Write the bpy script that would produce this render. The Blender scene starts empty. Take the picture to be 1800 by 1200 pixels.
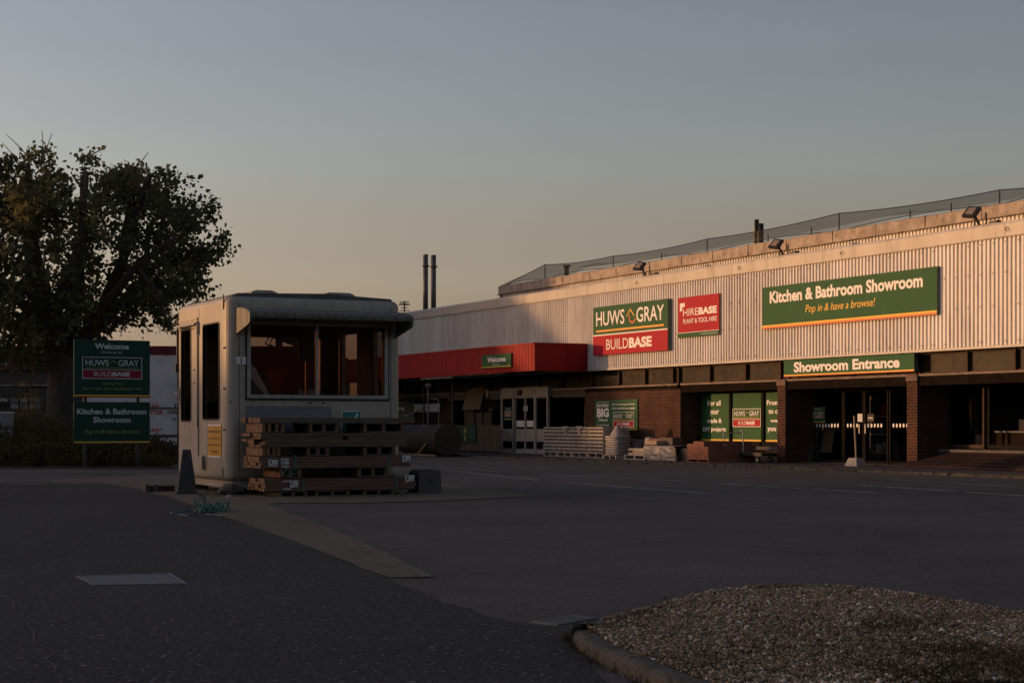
import bpy, bmesh, math, random
import numpy as np
from mathutils import Vector, Matrix, noise as mnoise
random.seed(7)
S = bpy.context.scene
C = S.collection
R = math.radians

# ------------------------------------------------------------------ camera, sky, sun, exposure
FPX, HZ, EYE = 3000.0, 745.0, 1.1          # focal length in px of an 1800 px wide frame, horizon row, eye height
cam = bpy.data.cameras.new('camera'); camo = bpy.data.objects.new('camera', cam); C.objects.link(camo)
S.camera = camo
camo.location = (0, 0, EYE); camo.rotation_euler = (math.pi/2, 0, 0)
cam.sensor_width = 36; cam.lens = FPX/1800*36; cam.shift_y = (HZ-600)/1800; cam.shift_x = 0
cam.clip_start = 0.1; cam.clip_end = 3000
SUN_EL, SUN_AZ = R(3.4), R(-81.3)           # azimuth clockwise from +Y
w = bpy.data.worlds.new('World'); S.world = w; w.use_nodes = True
nt = w.node_tree; bg = nt.nodes['Background']
sk = nt.nodes.new('ShaderNodeTexSky'); sk.sky_type = 'NISHITA'; sk.sun_disc = False
sk.sun_elevation = SUN_EL; sk.sun_rotation = SUN_AZ; sk.air_density = 1.0; sk.dust_density = 1.0; sk.ozone_density = 1.0
# the evening haze: greyer and cooler than the clear-sky model towards the horizon, a little brighter towards the sun
wtc = nt.nodes.new('ShaderNodeTexCoord'); wsp = nt.nodes.new('ShaderNodeSeparateXYZ'); nt.links.new(wtc.outputs['Generated'], wsp.inputs[0])
wr = nt.nodes.new('ShaderNodeValToRGB'); nt.links.new(wsp.outputs[2], wr.inputs[0]); we = wr.color_ramp.elements
SKYR = [(0, (.50, .60, 1.5)), (.052, (.71, .77, 1.22)), (.08, (.88, .90, 1.05)), (.115, (.97, .95, .96)), (.146, (1.04, 1.09, 1.08)), (.24, (1.10, 1.12, 1.05)), (.6, (.86, .88, .86)), (1.0, (.7, .72, .74))]
while len(we) < len(SKYR): we.new(.5)
for e_, (p_, c_) in zip(we, SKYR): e_.position = p_; e_.color = (c_[0]*1.22/2, c_[1]*1.03/2, c_[2]*1.28/2, 1)
wm = nt.nodes.new('ShaderNodeMapRange'); wm.inputs[1].default_value = -1; wm.inputs[2].default_value = .45; wm.inputs[3].default_value = 3.44; wm.inputs[4].default_value = 1.70
nt.links.new(wsp.outputs[0], wm.inputs[0])
wn_m = nt.nodes.new('ShaderNodeMapping'); wn_m.inputs['Scale'].default_value = (1.2, 1.2, 9); wn_m.inputs['Rotation'].default_value = (0, .12, 0); nt.links.new(wtc.outputs['Generated'], wn_m.inputs[0])
wn = nt.nodes.new('ShaderNodeTexNoise'); wn.inputs['Scale'].default_value = 2.2; wn.inputs['Detail'].default_value = 5; nt.links.new(wn_m.outputs[0], wn.inputs['Vector'])
wr2 = nt.nodes.new('ShaderNodeMapRange'); wr2.inputs[1].default_value = .3; wr2.inputs[2].default_value = .7; wr2.inputs[3].default_value = .965; wr2.inputs[4].default_value = 1.035; nt.links.new(wn.outputs['Fac'], wr2.inputs[0])
wmm = nt.nodes.new('ShaderNodeMath'); wmm.operation = 'MULTIPLY'; nt.links.new(wm.outputs[0], wmm.inputs[0]); nt.links.new(wr2.outputs[0], wmm.inputs[1])
tint = nt.nodes.new('ShaderNodeMix'); tint.data_type = 'RGBA'; tint.blend_type = 'MULTIPLY'; tint.inputs[0].default_value = 1
nt.links.new(sk.outputs[0], tint.inputs[6]); nt.links.new(wr.outputs[0], tint.inputs[7])
wv_ = nt.nodes.new('ShaderNodeVectorMath'); wv_.operation = 'SCALE'; nt.links.new(tint.outputs[2], wv_.inputs[0]); nt.links.new(wmm.outputs[0], wv_.inputs['Scale']); nt.links.new(wv_.outputs[0], bg.inputs[0])
bg.inputs[1].default_value = 0.15
sl = bpy.data.lights.new('sun', 'SUN'); so = bpy.data.objects.new('sun', sl); C.objects.link(so)
sl.energy = 2.95; sl.angle = R(0.6); sl.color = (1.0, 0.52, 0.22)
tosun = Vector((math.sin(SUN_AZ)*math.cos(SUN_EL), math.cos(SUN_AZ)*math.cos(SUN_EL), math.sin(SUN_EL)))
so.rotation_euler = (-tosun).to_track_quat('-Z', 'Y').to_euler(); so.location = (-30, 0, 20)
S.view_settings.view_transform = 'Standard'; S.view_settings.look = 'None'; S.view_settings.gamma = 1
S.view_settings.exposure = 0.0
S.cycles.max_bounces = 6; S.cycles.transparent_max_bounces = 16

# ------------------------------------------------------------------ materials
def mat(name, c1, c2=None, scale=4.0, rough=0.8, bump=0.0, bscale=40.0, metal=0.0, spec=0.4, stretch=(1, 1, 1), detail=6, lo=.35, hi=.65, c3=None, s3=60, t3=.68):
    m = bpy.data.materials.new(name); m.use_nodes = True; t = m.node_tree; b = t.nodes['Principled BSDF']
    b.inputs['Roughness'].default_value = rough; b.inputs['Metallic'].default_value = metal
    b.inputs['Specular IOR Level'].default_value = spec
    b.inputs['Base Color'].default_value = (*c1, 1)
    tc = t.nodes.new('ShaderNodeTexCoord'); mp = t.nodes.new('ShaderNodeMapping'); mp.inputs['Scale'].default_value = stretch
    t.links.new(tc.outputs['Object'], mp.inputs[0])
    if c2 is not None:
        n = t.nodes.new('ShaderNodeTexNoise'); n.inputs['Scale'].default_value = scale; n.inputs['Detail'].default_value = detail; n.inputs['Roughness'].default_value = .6
        t.links.new(mp.outputs[0], n.inputs['Vector'])
        r = t.nodes.new('ShaderNodeMapRange'); r.inputs[1].default_value = lo; r.inputs[2].default_value = hi
        t.links.new(n.outputs['Fac'], r.inputs[0])
        x = t.nodes.new('ShaderNodeMix'); x.data_type = 'RGBA'; x.inputs[6].default_value = (*c1, 1); x.inputs[7].default_value = (*c2, 1)
        t.links.new(r.outputs[0], x.inputs[0]); out = x.outputs[2]
        if c3 is not None:
            n3 = t.nodes.new('ShaderNodeTexNoise'); n3.inputs['Scale'].default_value = s3; n3.inputs['Detail'].default_value = 2
            t.links.new(mp.outputs[0], n3.inputs['Vector'])
            r3 = t.nodes.new('ShaderNodeMapRange'); r3.inputs[1].default_value = t3; r3.inputs[2].default_value = t3+.06
            t.links.new(n3.outputs['Fac'], r3.inputs[0])
            y = t.nodes.new('ShaderNodeMix'); y.data_type = 'RGBA'; y.inputs[7].default_value = (*c3, 1)
            t.links.new(out, y.inputs[6]); t.links.new(r3.outputs[0], y.inputs[0]); out = y.outputs[2]
        t.links.new(out, b.inputs['Base Color'])
    if bump:
        n2 = t.nodes.new('ShaderNodeTexNoise'); n2.inputs['Scale'].default_value = bscale; n2.inputs['Detail'].default_value = 4
        t.links.new(mp.outputs[0], n2.inputs['Vector'])
        bp = t.nodes.new('ShaderNodeBump'); bp.inputs['Strength'].default_value = bump; bp.inputs['Distance'].default_value = .02
        t.links.new(n2.outputs['Fac'], bp.inputs['Height']); t.links.new(bp.outputs[0], b.inputs['Normal'])
    return m

def brick_mat(name, a, b2, mortar, w=.225, h=.075, msize=.012):
    m = bpy.data.materials.new(name); m.use_nodes = True; t = m.node_tree; b = t.nodes['Principled BSDF']; b.inputs['Roughness'].default_value = .9; b.inputs['Specular IOR Level'].default_value = .12
    tc = t.nodes.new('ShaderNodeTexCoord'); sp = t.nodes.new('ShaderNodeSeparateXYZ'); cb = t.nodes.new('ShaderNodeCombineXYZ'); ad = t.nodes.new('ShaderNodeMath')
    t.links.new(tc.outputs['Object'], sp.inputs[0]); t.links.new(sp.outputs[0], ad.inputs[0]); t.links.new(sp.outputs[1], ad.inputs[1])
    t.links.new(ad.outputs[0], cb.inputs[0]); t.links.new(sp.outputs[2], cb.inputs[1])
    br = t.nodes.new('ShaderNodeTexBrick'); br.inputs['Scale'].default_value = 1; br.inputs['Brick Width'].default_value = w; br.inputs['Row Height'].default_value = h
    br.inputs['Mortar Size'].default_value = msize; br.inputs['Mortar Smooth'].default_value = .2; br.inputs['Bias'].default_value = 0
    br.inputs['Color1'].default_value = (*a, 1); br.inputs['Color2'].default_value = (*b2, 1); br.inputs['Mortar'].default_value = (*mortar, 1)
    t.links.new(cb.outputs[0], br.inputs['Vector'])
    n = t.nodes.new('ShaderNodeTexNoise'); n.inputs['Scale'].default_value = 1.6; n.inputs['Detail'].default_value = 8; t.links.new(tc.outputs['Object'], n.inputs['Vector'])
    mx = t.nodes.new('ShaderNodeMix'); mx.data_type = 'RGBA'; mx.blend_type = 'MULTIPLY'; mx.inputs[0].default_value = .8
    rr = t.nodes.new('ShaderNodeMapRange'); rr.inputs[1].default_value = .3; rr.inputs[2].default_value = .7; rr.inputs[3].default_value = .55; rr.inputs[4].default_value = 1.15
    t.links.new(n.outputs['Fac'], rr.inputs[0]); t.links.new(br.outputs['Color'], mx.inputs[6]); t.links.new(rr.outputs[0], mx.inputs[7])
    t.links.new(mx.outputs[2], b.inputs['Base Color'])
    bp = t.nodes.new('ShaderNodeBump'); bp.invert = True; bp.inputs['Strength'].default_value = .5; bp.inputs['Distance'].default_value = .01
    t.links.new(br.outputs['Fac'], bp.inputs['Height']); t.links.new(bp.outputs[0], b.inputs['Normal'])
    return m

def glass_mat(name, tintc=(.75, .78, .78), ior=1.5):
    m = bpy.data.materials.new(name); m.use_nodes = True; t = m.node_tree; t.nodes.remove(t.nodes['Principled BSDF'])
    o = t.nodes['Material Output']; tr = t.nodes.new('ShaderNodeBsdfTransparent'); tr.inputs[0].default_value = (*tintc, 1)
    gl = t.nodes.new('ShaderNodeBsdfGlossy'); gl.inputs['Roughness'].default_value = .02; gl.inputs[0].default_value = (.9, .9, .9, 1)
    fr = t.nodes.new('ShaderNodeFresnel'); fr.inputs[0].default_value = ior; mx = t.nodes.new('ShaderNodeMixShader')
    ge = t.nodes.new('ShaderNodeNewGeometry'); sb = t.nodes.new('ShaderNodeMath'); sb.operation = 'SUBTRACT'; sb.inputs[0].default_value = 1; t.links.new(ge.outputs['Backfacing'], sb.inputs[1])
    ml = t.nodes.new('ShaderNodeMath'); ml.operation = 'MULTIPLY'; t.links.new(fr.outputs[0], ml.inputs[0]); t.links.new(sb.outputs[0], ml.inputs[1])
    t.links.new(ml.outputs[0], mx.inputs[0]); t.links.new(tr.outputs[0], mx.inputs[1]); t.links.new(gl.outputs[0], mx.inputs[2]); t.links.new(mx.outputs[0], o.inputs[0])
    return m

def net_mat(name, col, fac):
    m = bpy.data.materials.new(name); m.use_nodes = True; t = m.node_tree; b = t.nodes['Principled BSDF']; b.inputs['Base Color'].default_value = (*col, 1)
    b.inputs['Alpha'].default_value = fac; b.inputs['Roughness'].default_value = .9
    return m

def leaf_mat(name, cols, scale=.7, trans=.25):
    m = bpy.data.materials.new(name); m.use_nodes = True; t = m.node_tree; t.nodes.remove(t.nodes['Principled BSDF']); o = t.nodes['Material Output']
    tc = t.nodes.new('ShaderNodeTexCoord'); n = t.nodes.new('ShaderNodeTexNoise'); n.inputs['Scale'].default_value = scale; n.inputs['Detail'].default_value = 5
    t.links.new(tc.outputs['Object'], n.inputs['Vector'])
    r = t.nodes.new('ShaderNodeValToRGB'); t.links.new(n.outputs['Fac'], r.inputs[0])
    e = r.color_ramp.elements; e[0].position = .3; e[0].color = (*cols[0], 1); e[1].position = .7; e[1].color = (*cols[-1], 1)
    for i, c in enumerate(cols[1:-1]):
        q = e.new(.3+.4*(i+1)/(len(cols)-1)); q.color = (*c, 1)
    d = t.nodes.new('ShaderNodeBsdfDiffuse'); tl = t.nodes.new('ShaderNodeBsdfTranslucent'); mx = t.nodes.new('ShaderNodeMixShader'); mx.inputs[0].default_value = trans
    t.links.new(r.outputs[0], d.inputs[0]); t.links.new(r.outputs[0], tl.inputs[0]); t.links.new(d.outputs[0], mx.inputs[1]); t.links.new(tl.outputs[0], mx.inputs[2]); t.links.new(mx.outputs[0], o.inputs[0])
    return m

M = {}
def tarmac(name, c, grain, chip, patch=.25, crack=.0, chip_t=.66, chip_c=(.26, .25, .235), seed=0):
    m = bpy.data.materials.new(name); m.use_nodes = True; t = m.node_tree; b = t.nodes['Principled BSDF']; b.inputs['Roughness'].default_value = .9; b.inputs['Specular IOR Level'].default_value = .25
    tc = t.nodes.new('ShaderNodeTexCoord'); mp = t.nodes.new('ShaderNodeMapping'); mp.inputs['Location'].default_value = (seed, seed*2, 0); t.links.new(tc.outputs['Object'], mp.inputs[0]); O = mp.outputs[0]
    def noise(sc, det, lo, hi, a, z, rough=.6):
        n = t.nodes.new('ShaderNodeTexNoise'); n.inputs['Scale'].default_value = sc; n.inputs['Detail'].default_value = det; n.inputs['Roughness'].default_value = rough; t.links.new(O, n.inputs['Vector'])
        r = t.nodes.new('ShaderNodeMapRange'); r.inputs[1].default_value = lo; r.inputs[2].default_value = hi; r.inputs[3].default_value = a; r.inputs[4].default_value = z; t.links.new(n.outputs['Fac'], r.inputs[0]); return r.outputs[0]
    def mul(a, bb):
        q = t.nodes.new('ShaderNodeMath'); q.operation = 'MULTIPLY'; t.links.new(a, q.inputs[0]); t.links.new(bb, q.inputs[1]); return q.outputs[0]
    f = mul(noise(.22, 6, .35, .65, 1-patch, 1+patch), noise(grain, 2, .3, .7, .62, 1.38)); f = mul(f, noise(grain*3.1, 2, .3, .7, .72, 1.28)); f = mul(f, noise(2.1, 5, .35, .65, .90, 1.10))
    if crack:
        v = t.nodes.new('ShaderNodeTexVoronoi'); v.feature = 'DISTANCE_TO_EDGE'; v.inputs['Scale'].default_value = .30
        wn = t.nodes.new('ShaderNodeTexNoise'); wn.inputs['Scale'].default_value = 1.4; wn.inputs['Detail'].default_value = 5; t.links.new(O, wn.inputs['Vector'])
        va = t.nodes.new('ShaderNodeVectorMath'); va.operation = 'MULTIPLY_ADD'; va.inputs[1].default_value = (.9, .9, 0); t.links.new(wn.outputs['Color'], va.inputs[0]); t.links.new(O, va.inputs[2]); t.links.new(va.outputs[0], v.inputs['Vector'])
        r = t.nodes.new('ShaderNodeMapRange'); r.inputs[1].default_value = 0; r.inputs[2].default_value = .006; r.inputs[3].default_value = crack; r.inputs[4].default_value = 1; t.links.new(v.outputs['Distance'], r.inputs[0]); f = mul(f, r.outputs[0])
    sc = t.nodes.new('ShaderNodeVectorMath'); sc.operation = 'SCALE'; sc.inputs[0].default_value = c; t.links.new(f, sc.inputs['Scale'])
    ch = noise(chip, 1, chip_t, chip_t+.05, 0, 1); mx = t.nodes.new('ShaderNodeMix'); mx.data_type = 'RGBA'; mx.inputs[7].default_value = (*chip_c, 1)
    t.links.new(ch, mx.inputs[0]); t.links.new(sc.outputs[0], mx.inputs[6]); t.links.new(mx.outputs[2], b.inputs['Base Color'])
    n2 = t.nodes.new('ShaderNodeTexNoise'); n2.inputs['Scale'].default_value = grain*1.6; t.links.new(O, n2.inputs['Vector']); bp = t.nodes.new('ShaderNodeBump'); bp.inputs['Strength'].default_value = .8; bp.inputs['Distance'].default_value = .02
    t.links.new(n2.outputs['Fac'], bp.inputs['Height']); t.links.new(bp.outputs[0], b.inputs['Normal']); return m
M['asphalt'] = tarmac('asphalt', (.098, .090, .080), 26, 34, .22, .55, .70)
M['asphalt_new'] = tarmac('newer asphalt', (.039, .0375, .034), 22, 27, .16, .0, .67, seed=7)
M['concrete_ground'] = tarmac('gritty concrete strip', (.150, .126, .084), 24, 30, .16, 0, .63, (.26, .22, .17), seed=3)
M['pavement'] = mat('pavement', (.06, .055, .055), (.08, .072, .068), 2, .9, .5, 60, c3=(.13, .12, .11), s3=30, t3=.7)
M['kerb'] = mat('kerb stone', (.070, .062, .048), (.125, .11, .088), 5, .9, .9, 30, c3=(.045, .048, .035), s3=11, t3=.56)
M['line'] = mat('worn road paint', (.36, .36, .37), (.15, .15, .16), 5, .8, .2, 60)
M['clad'] = mat('white ribbed cladding', (.74, .72, .69), (.64, .61, .58), 1.2, .5, .05, 8, stretch=(1, 1, .2), c3=(.45, .38, .33), s3=14, t3=.72)
def clad_mat():
    m = M['clad']; t = m.node_tree; b = t.nodes['Principled BSDF']; src = b.inputs['Base Color'].links[0].from_socket
    tc = t.nodes.new('ShaderNodeTexCoord'); sp = t.nodes.new('ShaderNodeSeparateXYZ'); t.links.new(tc.outputs['Object'], sp.inputs[0])
    q = t.nodes.new('ShaderNodeMath'); q.operation = 'MULTIPLY'; q.inputs[1].default_value = 1/.98; t.links.new(sp.outputs[0], q.inputs[0]); fl_ = t.nodes.new('ShaderNodeMath'); fl_.operation = 'FLOOR'; t.links.new(q.outputs[0], fl_.inputs[0])
    wn = t.nodes.new('ShaderNodeTexWhiteNoise'); wn.noise_dimensions = '1D'; t.links.new(fl_.outputs[0], wn.inputs['W']); r = t.nodes.new('ShaderNodeMapRange'); r.inputs[3].default_value = .86; r.inputs[4].default_value = 1.04; t.links.new(wn.outputs['Value'], r.inputs[0])
    mp = t.nodes.new('ShaderNodeMapping'); mp.inputs['Scale'].default_value = (5, 1, .5); t.links.new(tc.outputs['Object'], mp.inputs[0]); n = t.nodes.new('ShaderNodeTexNoise'); n.inputs['Scale'].default_value = 1.5; n.inputs['Detail'].default_value = 6; t.links.new(mp.outputs[0], n.inputs['Vector'])
    r2 = t.nodes.new('ShaderNodeMapRange'); r2.inputs[1].default_value = .52; r2.inputs[2].default_value = .72; r2.inputs[3].default_value = 1; r2.inputs[4].default_value = .72; t.links.new(n.outputs['Fac'], r2.inputs[0])
    ml = t.nodes.new('ShaderNodeMath'); ml.operation = 'MULTIPLY'; t.links.new(r.outputs[0], ml.inputs[0]); t.links.new(r2.outputs[0], ml.inputs[1]); sc = t.nodes.new('ShaderNodeVectorMath'); sc.operation = 'SCALE'; t.links.new(src, sc.inputs[0]); t.links.new(ml.outputs[0], sc.inputs['Scale']); t.links.new(sc.outputs[0], b.inputs['Base Color'])
clad_mat()
def streak(key, sx_, lo, hi, dark, sc_=1.6):
    m = M[key]; t = m.node_tree; b = t.nodes['Principled BSDF']; src = b.inputs['Base Color'].links[0].from_socket; tc = t.nodes.new('ShaderNodeTexCoord')
    mp = t.nodes.new('ShaderNodeMapping'); mp.inputs['Scale'].default_value = (sx_, sx_, .45); t.links.new(tc.outputs['Object'], mp.inputs[0]); n = t.nodes.new('ShaderNodeTexNoise'); n.inputs['Scale'].default_value = sc_; n.inputs['Detail'].default_value = 7; t.links.new(mp.outputs[0], n.inputs['Vector'])
    r2 = t.nodes.new('ShaderNodeMapRange'); r2.inputs[1].default_value = lo; r2.inputs[2].default_value = hi; r2.inputs[3].default_value = 1; r2.inputs[4].default_value = dark; t.links.new(n.outputs['Fac'], r2.inputs[0])
    sc = t.nodes.new('ShaderNodeVectorMath'); sc.operation = 'SCALE'; t.links.new(src, sc.inputs[0]); t.links.new(r2.outputs[0], sc.inputs['Scale']); t.links.new(sc.outputs[0], b.inputs['Base Color'])
M['cap'] = mat('painted flashing', (.54, .51, .46), (.46, .43, .38), 1.0, .5, .1, 10, c3=(.42, .36, .3), s3=10, t3=.71)
M['coping'] = mat('crumbling coping', (.44, .37, .30), (.27, .22, .18), 3.0, .9, 1.0, 12, c3=(.16, .12, .10), s3=5, t3=.66)
M['roof'] = mat('bitumen roof', (.06, .06, .065), (.09, .09, .09), 2, .9)
M['red'] = mat('red canopy paint', (.30, .018, .018), (.24, .014, .015), 1.5, .5, .05, 10, stretch=(1, 1, .3), spec=.15)
M['redfascia'] = mat('red fascia paint', (.13, .009, .014), (.10, .008, .013), 1.5, .5)
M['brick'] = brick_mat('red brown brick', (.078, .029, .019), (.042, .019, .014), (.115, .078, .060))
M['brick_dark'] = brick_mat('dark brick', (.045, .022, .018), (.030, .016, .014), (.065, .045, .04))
M['ledge'] = mat('weathered brown fascia board', (.018, .013, .010), (.012, .009, .007), 2.5, .95, .3, 20, stretch=(.6, 1, 2), spec=.03, c3=(.22, .17, .13), s3=7, t3=.73)
M['ledge_top'] = mat('pale ledge trim', (.27, .21, .17), (.17, .13, .10), 2.5, .8, spec=.15)
M['pier_cap'] = mat('pier cap stone', (.18, .125, .09), (.12, .085, .065), 4, .9, .3, 30)
M['frame_brown'] = mat('brown window frame', (.075, .046, .032), (.05, .032, .024), 3, .75, spec=.15)
M['frame_dark'] = mat('dark aluminium frame', (.018, .015, .013), (.013, .011, .010), 3, .75, spec=.05)
M['alu'] = mat('grey aluminium', (.34, .34, .34), (.27, .27, .27), 5, .42, metal=.35)
M['porch'] = mat('off-white porch frame', (.30, .29, .27), (.24, .23, .21), 3, .6)
M['stucco'] = mat('grey board panel', (.085, .077, .072), (.06, .056, .052), 3, .9, spec=.15)
M['glass'] = glass_mat('clear glass', (.72, .70, .69), 1.33)
M['kiosk_glass'] = glass_mat('dusty kiosk glass', (.52, .44, .41), 1.55)
M['glass_dark'] = mat('dirty clerestory glass', (.022, .018, .015), (.045, .032, .022), 1.3, .45, spec=.1, c3=(.015, .012, .01), s3=4, t3=.55)
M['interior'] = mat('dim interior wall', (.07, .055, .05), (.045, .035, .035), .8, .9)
M['blind'] = mat('grey blind fabric', (.20, .215, .235), (.17, .185, .20), 5, .8)
M['tan'] = mat('tan board', (.34, .27, .18), (.29, .23, .15), 3, .8)
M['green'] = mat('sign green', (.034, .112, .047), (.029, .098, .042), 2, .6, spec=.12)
M['green_dull'] = mat('shaded sign green', (.008, .052, .036), (.007, .044, .030), 2, .55, spec=.2)  # darker copy of the sign green: shade put into the colour
M['signred_dull'] = mat('shaded sign red', (.24, .012, .035), (.20, .010, .03), 2, .55, spec=.2)  # sign red with the post sign's shade mixed into it
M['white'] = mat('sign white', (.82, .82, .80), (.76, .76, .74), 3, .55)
M['white_dull'] = mat('sign lettering grey white', (.50, .58, .60), (.44, .52, .54), 3, .6)  # greyed copy of the sign white, mostly for signs in shade
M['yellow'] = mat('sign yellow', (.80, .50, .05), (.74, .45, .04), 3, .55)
M['yellow_dull'] = mat('shaded sign yellow', (.30, .33, .05), (.26, .29, .04), 3, .6)  # sign yellow again, dulled for signs standing in shade
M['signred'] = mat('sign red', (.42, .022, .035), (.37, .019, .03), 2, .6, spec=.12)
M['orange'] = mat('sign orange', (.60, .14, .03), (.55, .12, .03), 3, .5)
M['sign_edge'] = mat('sign box edge', (.10, .12, .10), (.08, .10, .08), 3, .6)
M['black'] = mat('black paint', (.018, .018, .019), (.028, .027, .027), 4, .5)
M['blackmetal'] = mat('dark metal', (.04, .04, .042), (.06, .055, .05), 5, .4, metal=.3)
M['steel'] = mat('galvanised flue steel', (.13, .125, .125), (.10, .095, .095), 3, .5, metal=.25)
M['shell'] = mat('grimy cream kiosk shell', (.41, .375, .315), (.33, .30, .245), 1.6, .5, .15, 12, c3=(.14, .11, .085), s3=6, t3=.70)
M['shell_dirty'] = mat('mould-streaked visor', (.20, .19, .16), (.12, .115, .09), 4, .6, .3, 25, stretch=(3, 3, .6), c3=(.07, .06, .04), s3=14, t3=.62)
M['seam'] = mat('dark seam', (.05, .045, .04), None)
M['roofdark'] = mat('kiosk roof felt', (.10, .095, .09), (.14, .13, .12), 3, .85, .3, 30)
M['wood_in'] = mat('brown kiosk lining', (.062, .018, .013), (.038, .012, .010), 2, .6, stretch=(6, 6, .6))
M['sunlit_edge'] = mat('sunlit edge orange', (.42, .24, .07), (.34, .19, .05), 4, .6)  # sunlight on the kiosk window edges, kept as a base colour
M['notice'] = mat('yellow notice', (.55, .30, .02), (.48, .25, .02), 3, .5)
M['teal'] = mat('teal sign', (.02, .22, .22), (.02, .19, .19), 3, .5)
M['lilac'] = mat('faded lilac board', (.23, .22, .26), (.17, .165, .20), 2, .6)
M['wood'] = mat('rough sawn timber', (.19, .105, .075), (.125, .072, .052), 2.5, .85, .4, 40, stretch=(.5, 4, 6))
M['wood_grey'] = mat('greyed timber', (.16, .115, .080), (.105, .078, .056), 3, .85, .4, 40, stretch=(.5, 4, 6))
M['wood_end_lit'] = mat('lit cut timber end', (.27, .155, .085), (.17, .095, .052), 8, .85, .3, 60)  # board ends paler than the boards: light from the left coloured in
M['wood_dark'] = mat('dark garden timber', (.065, .045, .035), (.045, .032, .026), 3, .85, .3, 30)
M['pallet'] = mat('weathered pallet wood', (.42, .385, .35), (.28, .25, .22), 6, .85, .4, 40)
M['block'] = mat('pale concrete block', (.33, .30, .27), (.24, .21, .185), 5, .9, .5, 40)
M['redbrick'] = mat('stacked red brick', (.26, .12, .08), (.17, .075, .055), 9, .9, .4, 40)
M['paper'] = mat('white label paper', (.62, .64, .66), (.54, .56, .58), 9, .7)
M['strap'] = mat('green binding strap', (.07, .16, .12), (.05, .12, .09), 4, .5)
M['plastic'] = mat('grey plastic sheet', (.30, .29, .28), (.20, .19, .185), 5, .35, .9, 9)
M['sack'] = mat('pale sacks', (.34, .32, .31), (.25, .235, .23), 5, .6, .5, 12)
M['tank'] = mat('black plastic tank', (.014, .015, .018), (.02, .021, .025), 3, .7, spec=.15)
M['cone'] = mat('grey weathered rubber', (.05, .05, .052), (.07, .07, .07), 5, .7, .3, 30)
M['concrete'] = mat('rough concrete', (.13, .12, .11), (.09, .082, .075), 4, .9, .7, 30)
M['pale_conc'] = mat('pale concrete', (.45, .42, .37), (.34, .31, .28), 5, .9, .5, 30)
M['rope'] = mat('teal polypropylene strap', (.015, .14, .12), (.01, .10, .09), 8, .35)
M['iron'] = mat('worn cast iron', (.13, .125, .12), (.19, .18, .17), 6, .6, .5, 50)
M['vanwhite'] = mat('white van paint', (.55, .56, .58), (.42, .42, .43), 1.5, .35, c3=(.25, .24, .23), s3=3, t3=.66)
M['vangrey'] = mat('van window grey', (.05, .055, .065), None, rough=.15)
M['rubber'] = mat('tyre rubber', (.02, .02, .02), (.03, .03, .03), 8, .9)
M['bark'] = mat('grey bark', (.075, .062, .052), (.045, .038, .033), 3, .95, .8, 14, stretch=(2, 2, .5))
M['leaf'] = leaf_mat('plane tree leaves', [(.085, .10, .065), (.12, .135, .075), (.165, .145, .075)], .45, .42)
M['scrub'] = leaf_mat('scrub leaves', [(.045, .048, .022), (.08, .068, .034), (.12, .085, .05)], 1.4, .2)
M['grass'] = leaf_mat('dry grass', [(.040, .044, .018), (.075, .065, .028), (.10, .062, .038)], 2.5, .25)
M['hedge'] = leaf_mat('hedge leaves', [(.03, .04, .015), (.05, .06, .02)], 1.0, .1)
M['net'] = net_mat('bird netting', (.05, .06, .065), .38)
M['lens'] = mat('floodlight lens', (.22, .19, .15), (.3, .26, .2), 3, .2)
M['chimyellow'] = mat('yellow flue strip', (.62, .50, .12), None, rough=.3, metal=.6)
M['building_far'] = mat('far brown wall', (.085, .07, .06), (.065, .052, .045), .6, .8)

streak('shell', 7, .52, .76, .70); streak('shell_dirty', 9, .42, .66, .5); streak('cap', 3, .5, .75, .7); streak('red', 4, .5, .75, .7); streak('ledge', 5, .45, .7, .6); streak('porch', 6, .5, .75, .7)
# gravel: one colour per stone, from the stones' own generated noise
def gravel_mat():
    m = bpy.data.materials.new('mixed gravel'); m.use_nodes = True; t = m.node_tree; b = t.nodes['Principled BSDF']; b.inputs['Roughness'].default_value = .75
    at = t.nodes.new('ShaderNodeAttribute'); at.attribute_name = 'tone'; r = t.nodes.new('ShaderNodeValToRGB'); t.links.new(at.outputs['Fac'], r.inputs[0])
    e = r.color_ramp.elements; e[0].color = (.07, .048, .032, 1); e[1].color = (.75, .66, .54, 1)
    for p, c in ((.22, (.145, .10, .056)), (.45, (.26, .185, .10)), (.7, (.35, .26, .16)), (.88, (.54, .45, .33))):
        q = e.new(p); q.color = (*c, 1)
    t.links.new(r.outputs[0], b.inputs['Base Color']); return m
M['gravel'] = gravel_mat()

# ------------------------------------------------------------------ helpers
class Frame:
    def __init__(s, o, a):
        s.o = Vector(o); s.a = a; s.m = Matrix.Translation(s.o) @ Matrix.Rotation(a, 4, 'Z'); s.inv = s.m.inverted()
    def hit(s, axis, val, px, py):           # where the sight line of a photo point meets a plane of this frame
        c = s.inv @ Vector((0, 0, EYE)); d = s.inv.to_3x3() @ Vector(((px-900)/FPX, 1, -(py-HZ)/FPX))
        k = (val-c[axis])/d[axis]; return c+d*k
    def w(s, x, y, z=0): return s.m @ Vector((x, y, z))
def G(px, py, z=0.0):
    Y = (EYE-z)*FPX/(py-HZ); return Vector(((px-900)/FPX*Y, Y, z))
def P(px, py, Y): return Vector(((px-900)/FPX*Y, Y, EYE-(py-HZ)/FPX*Y))

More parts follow.
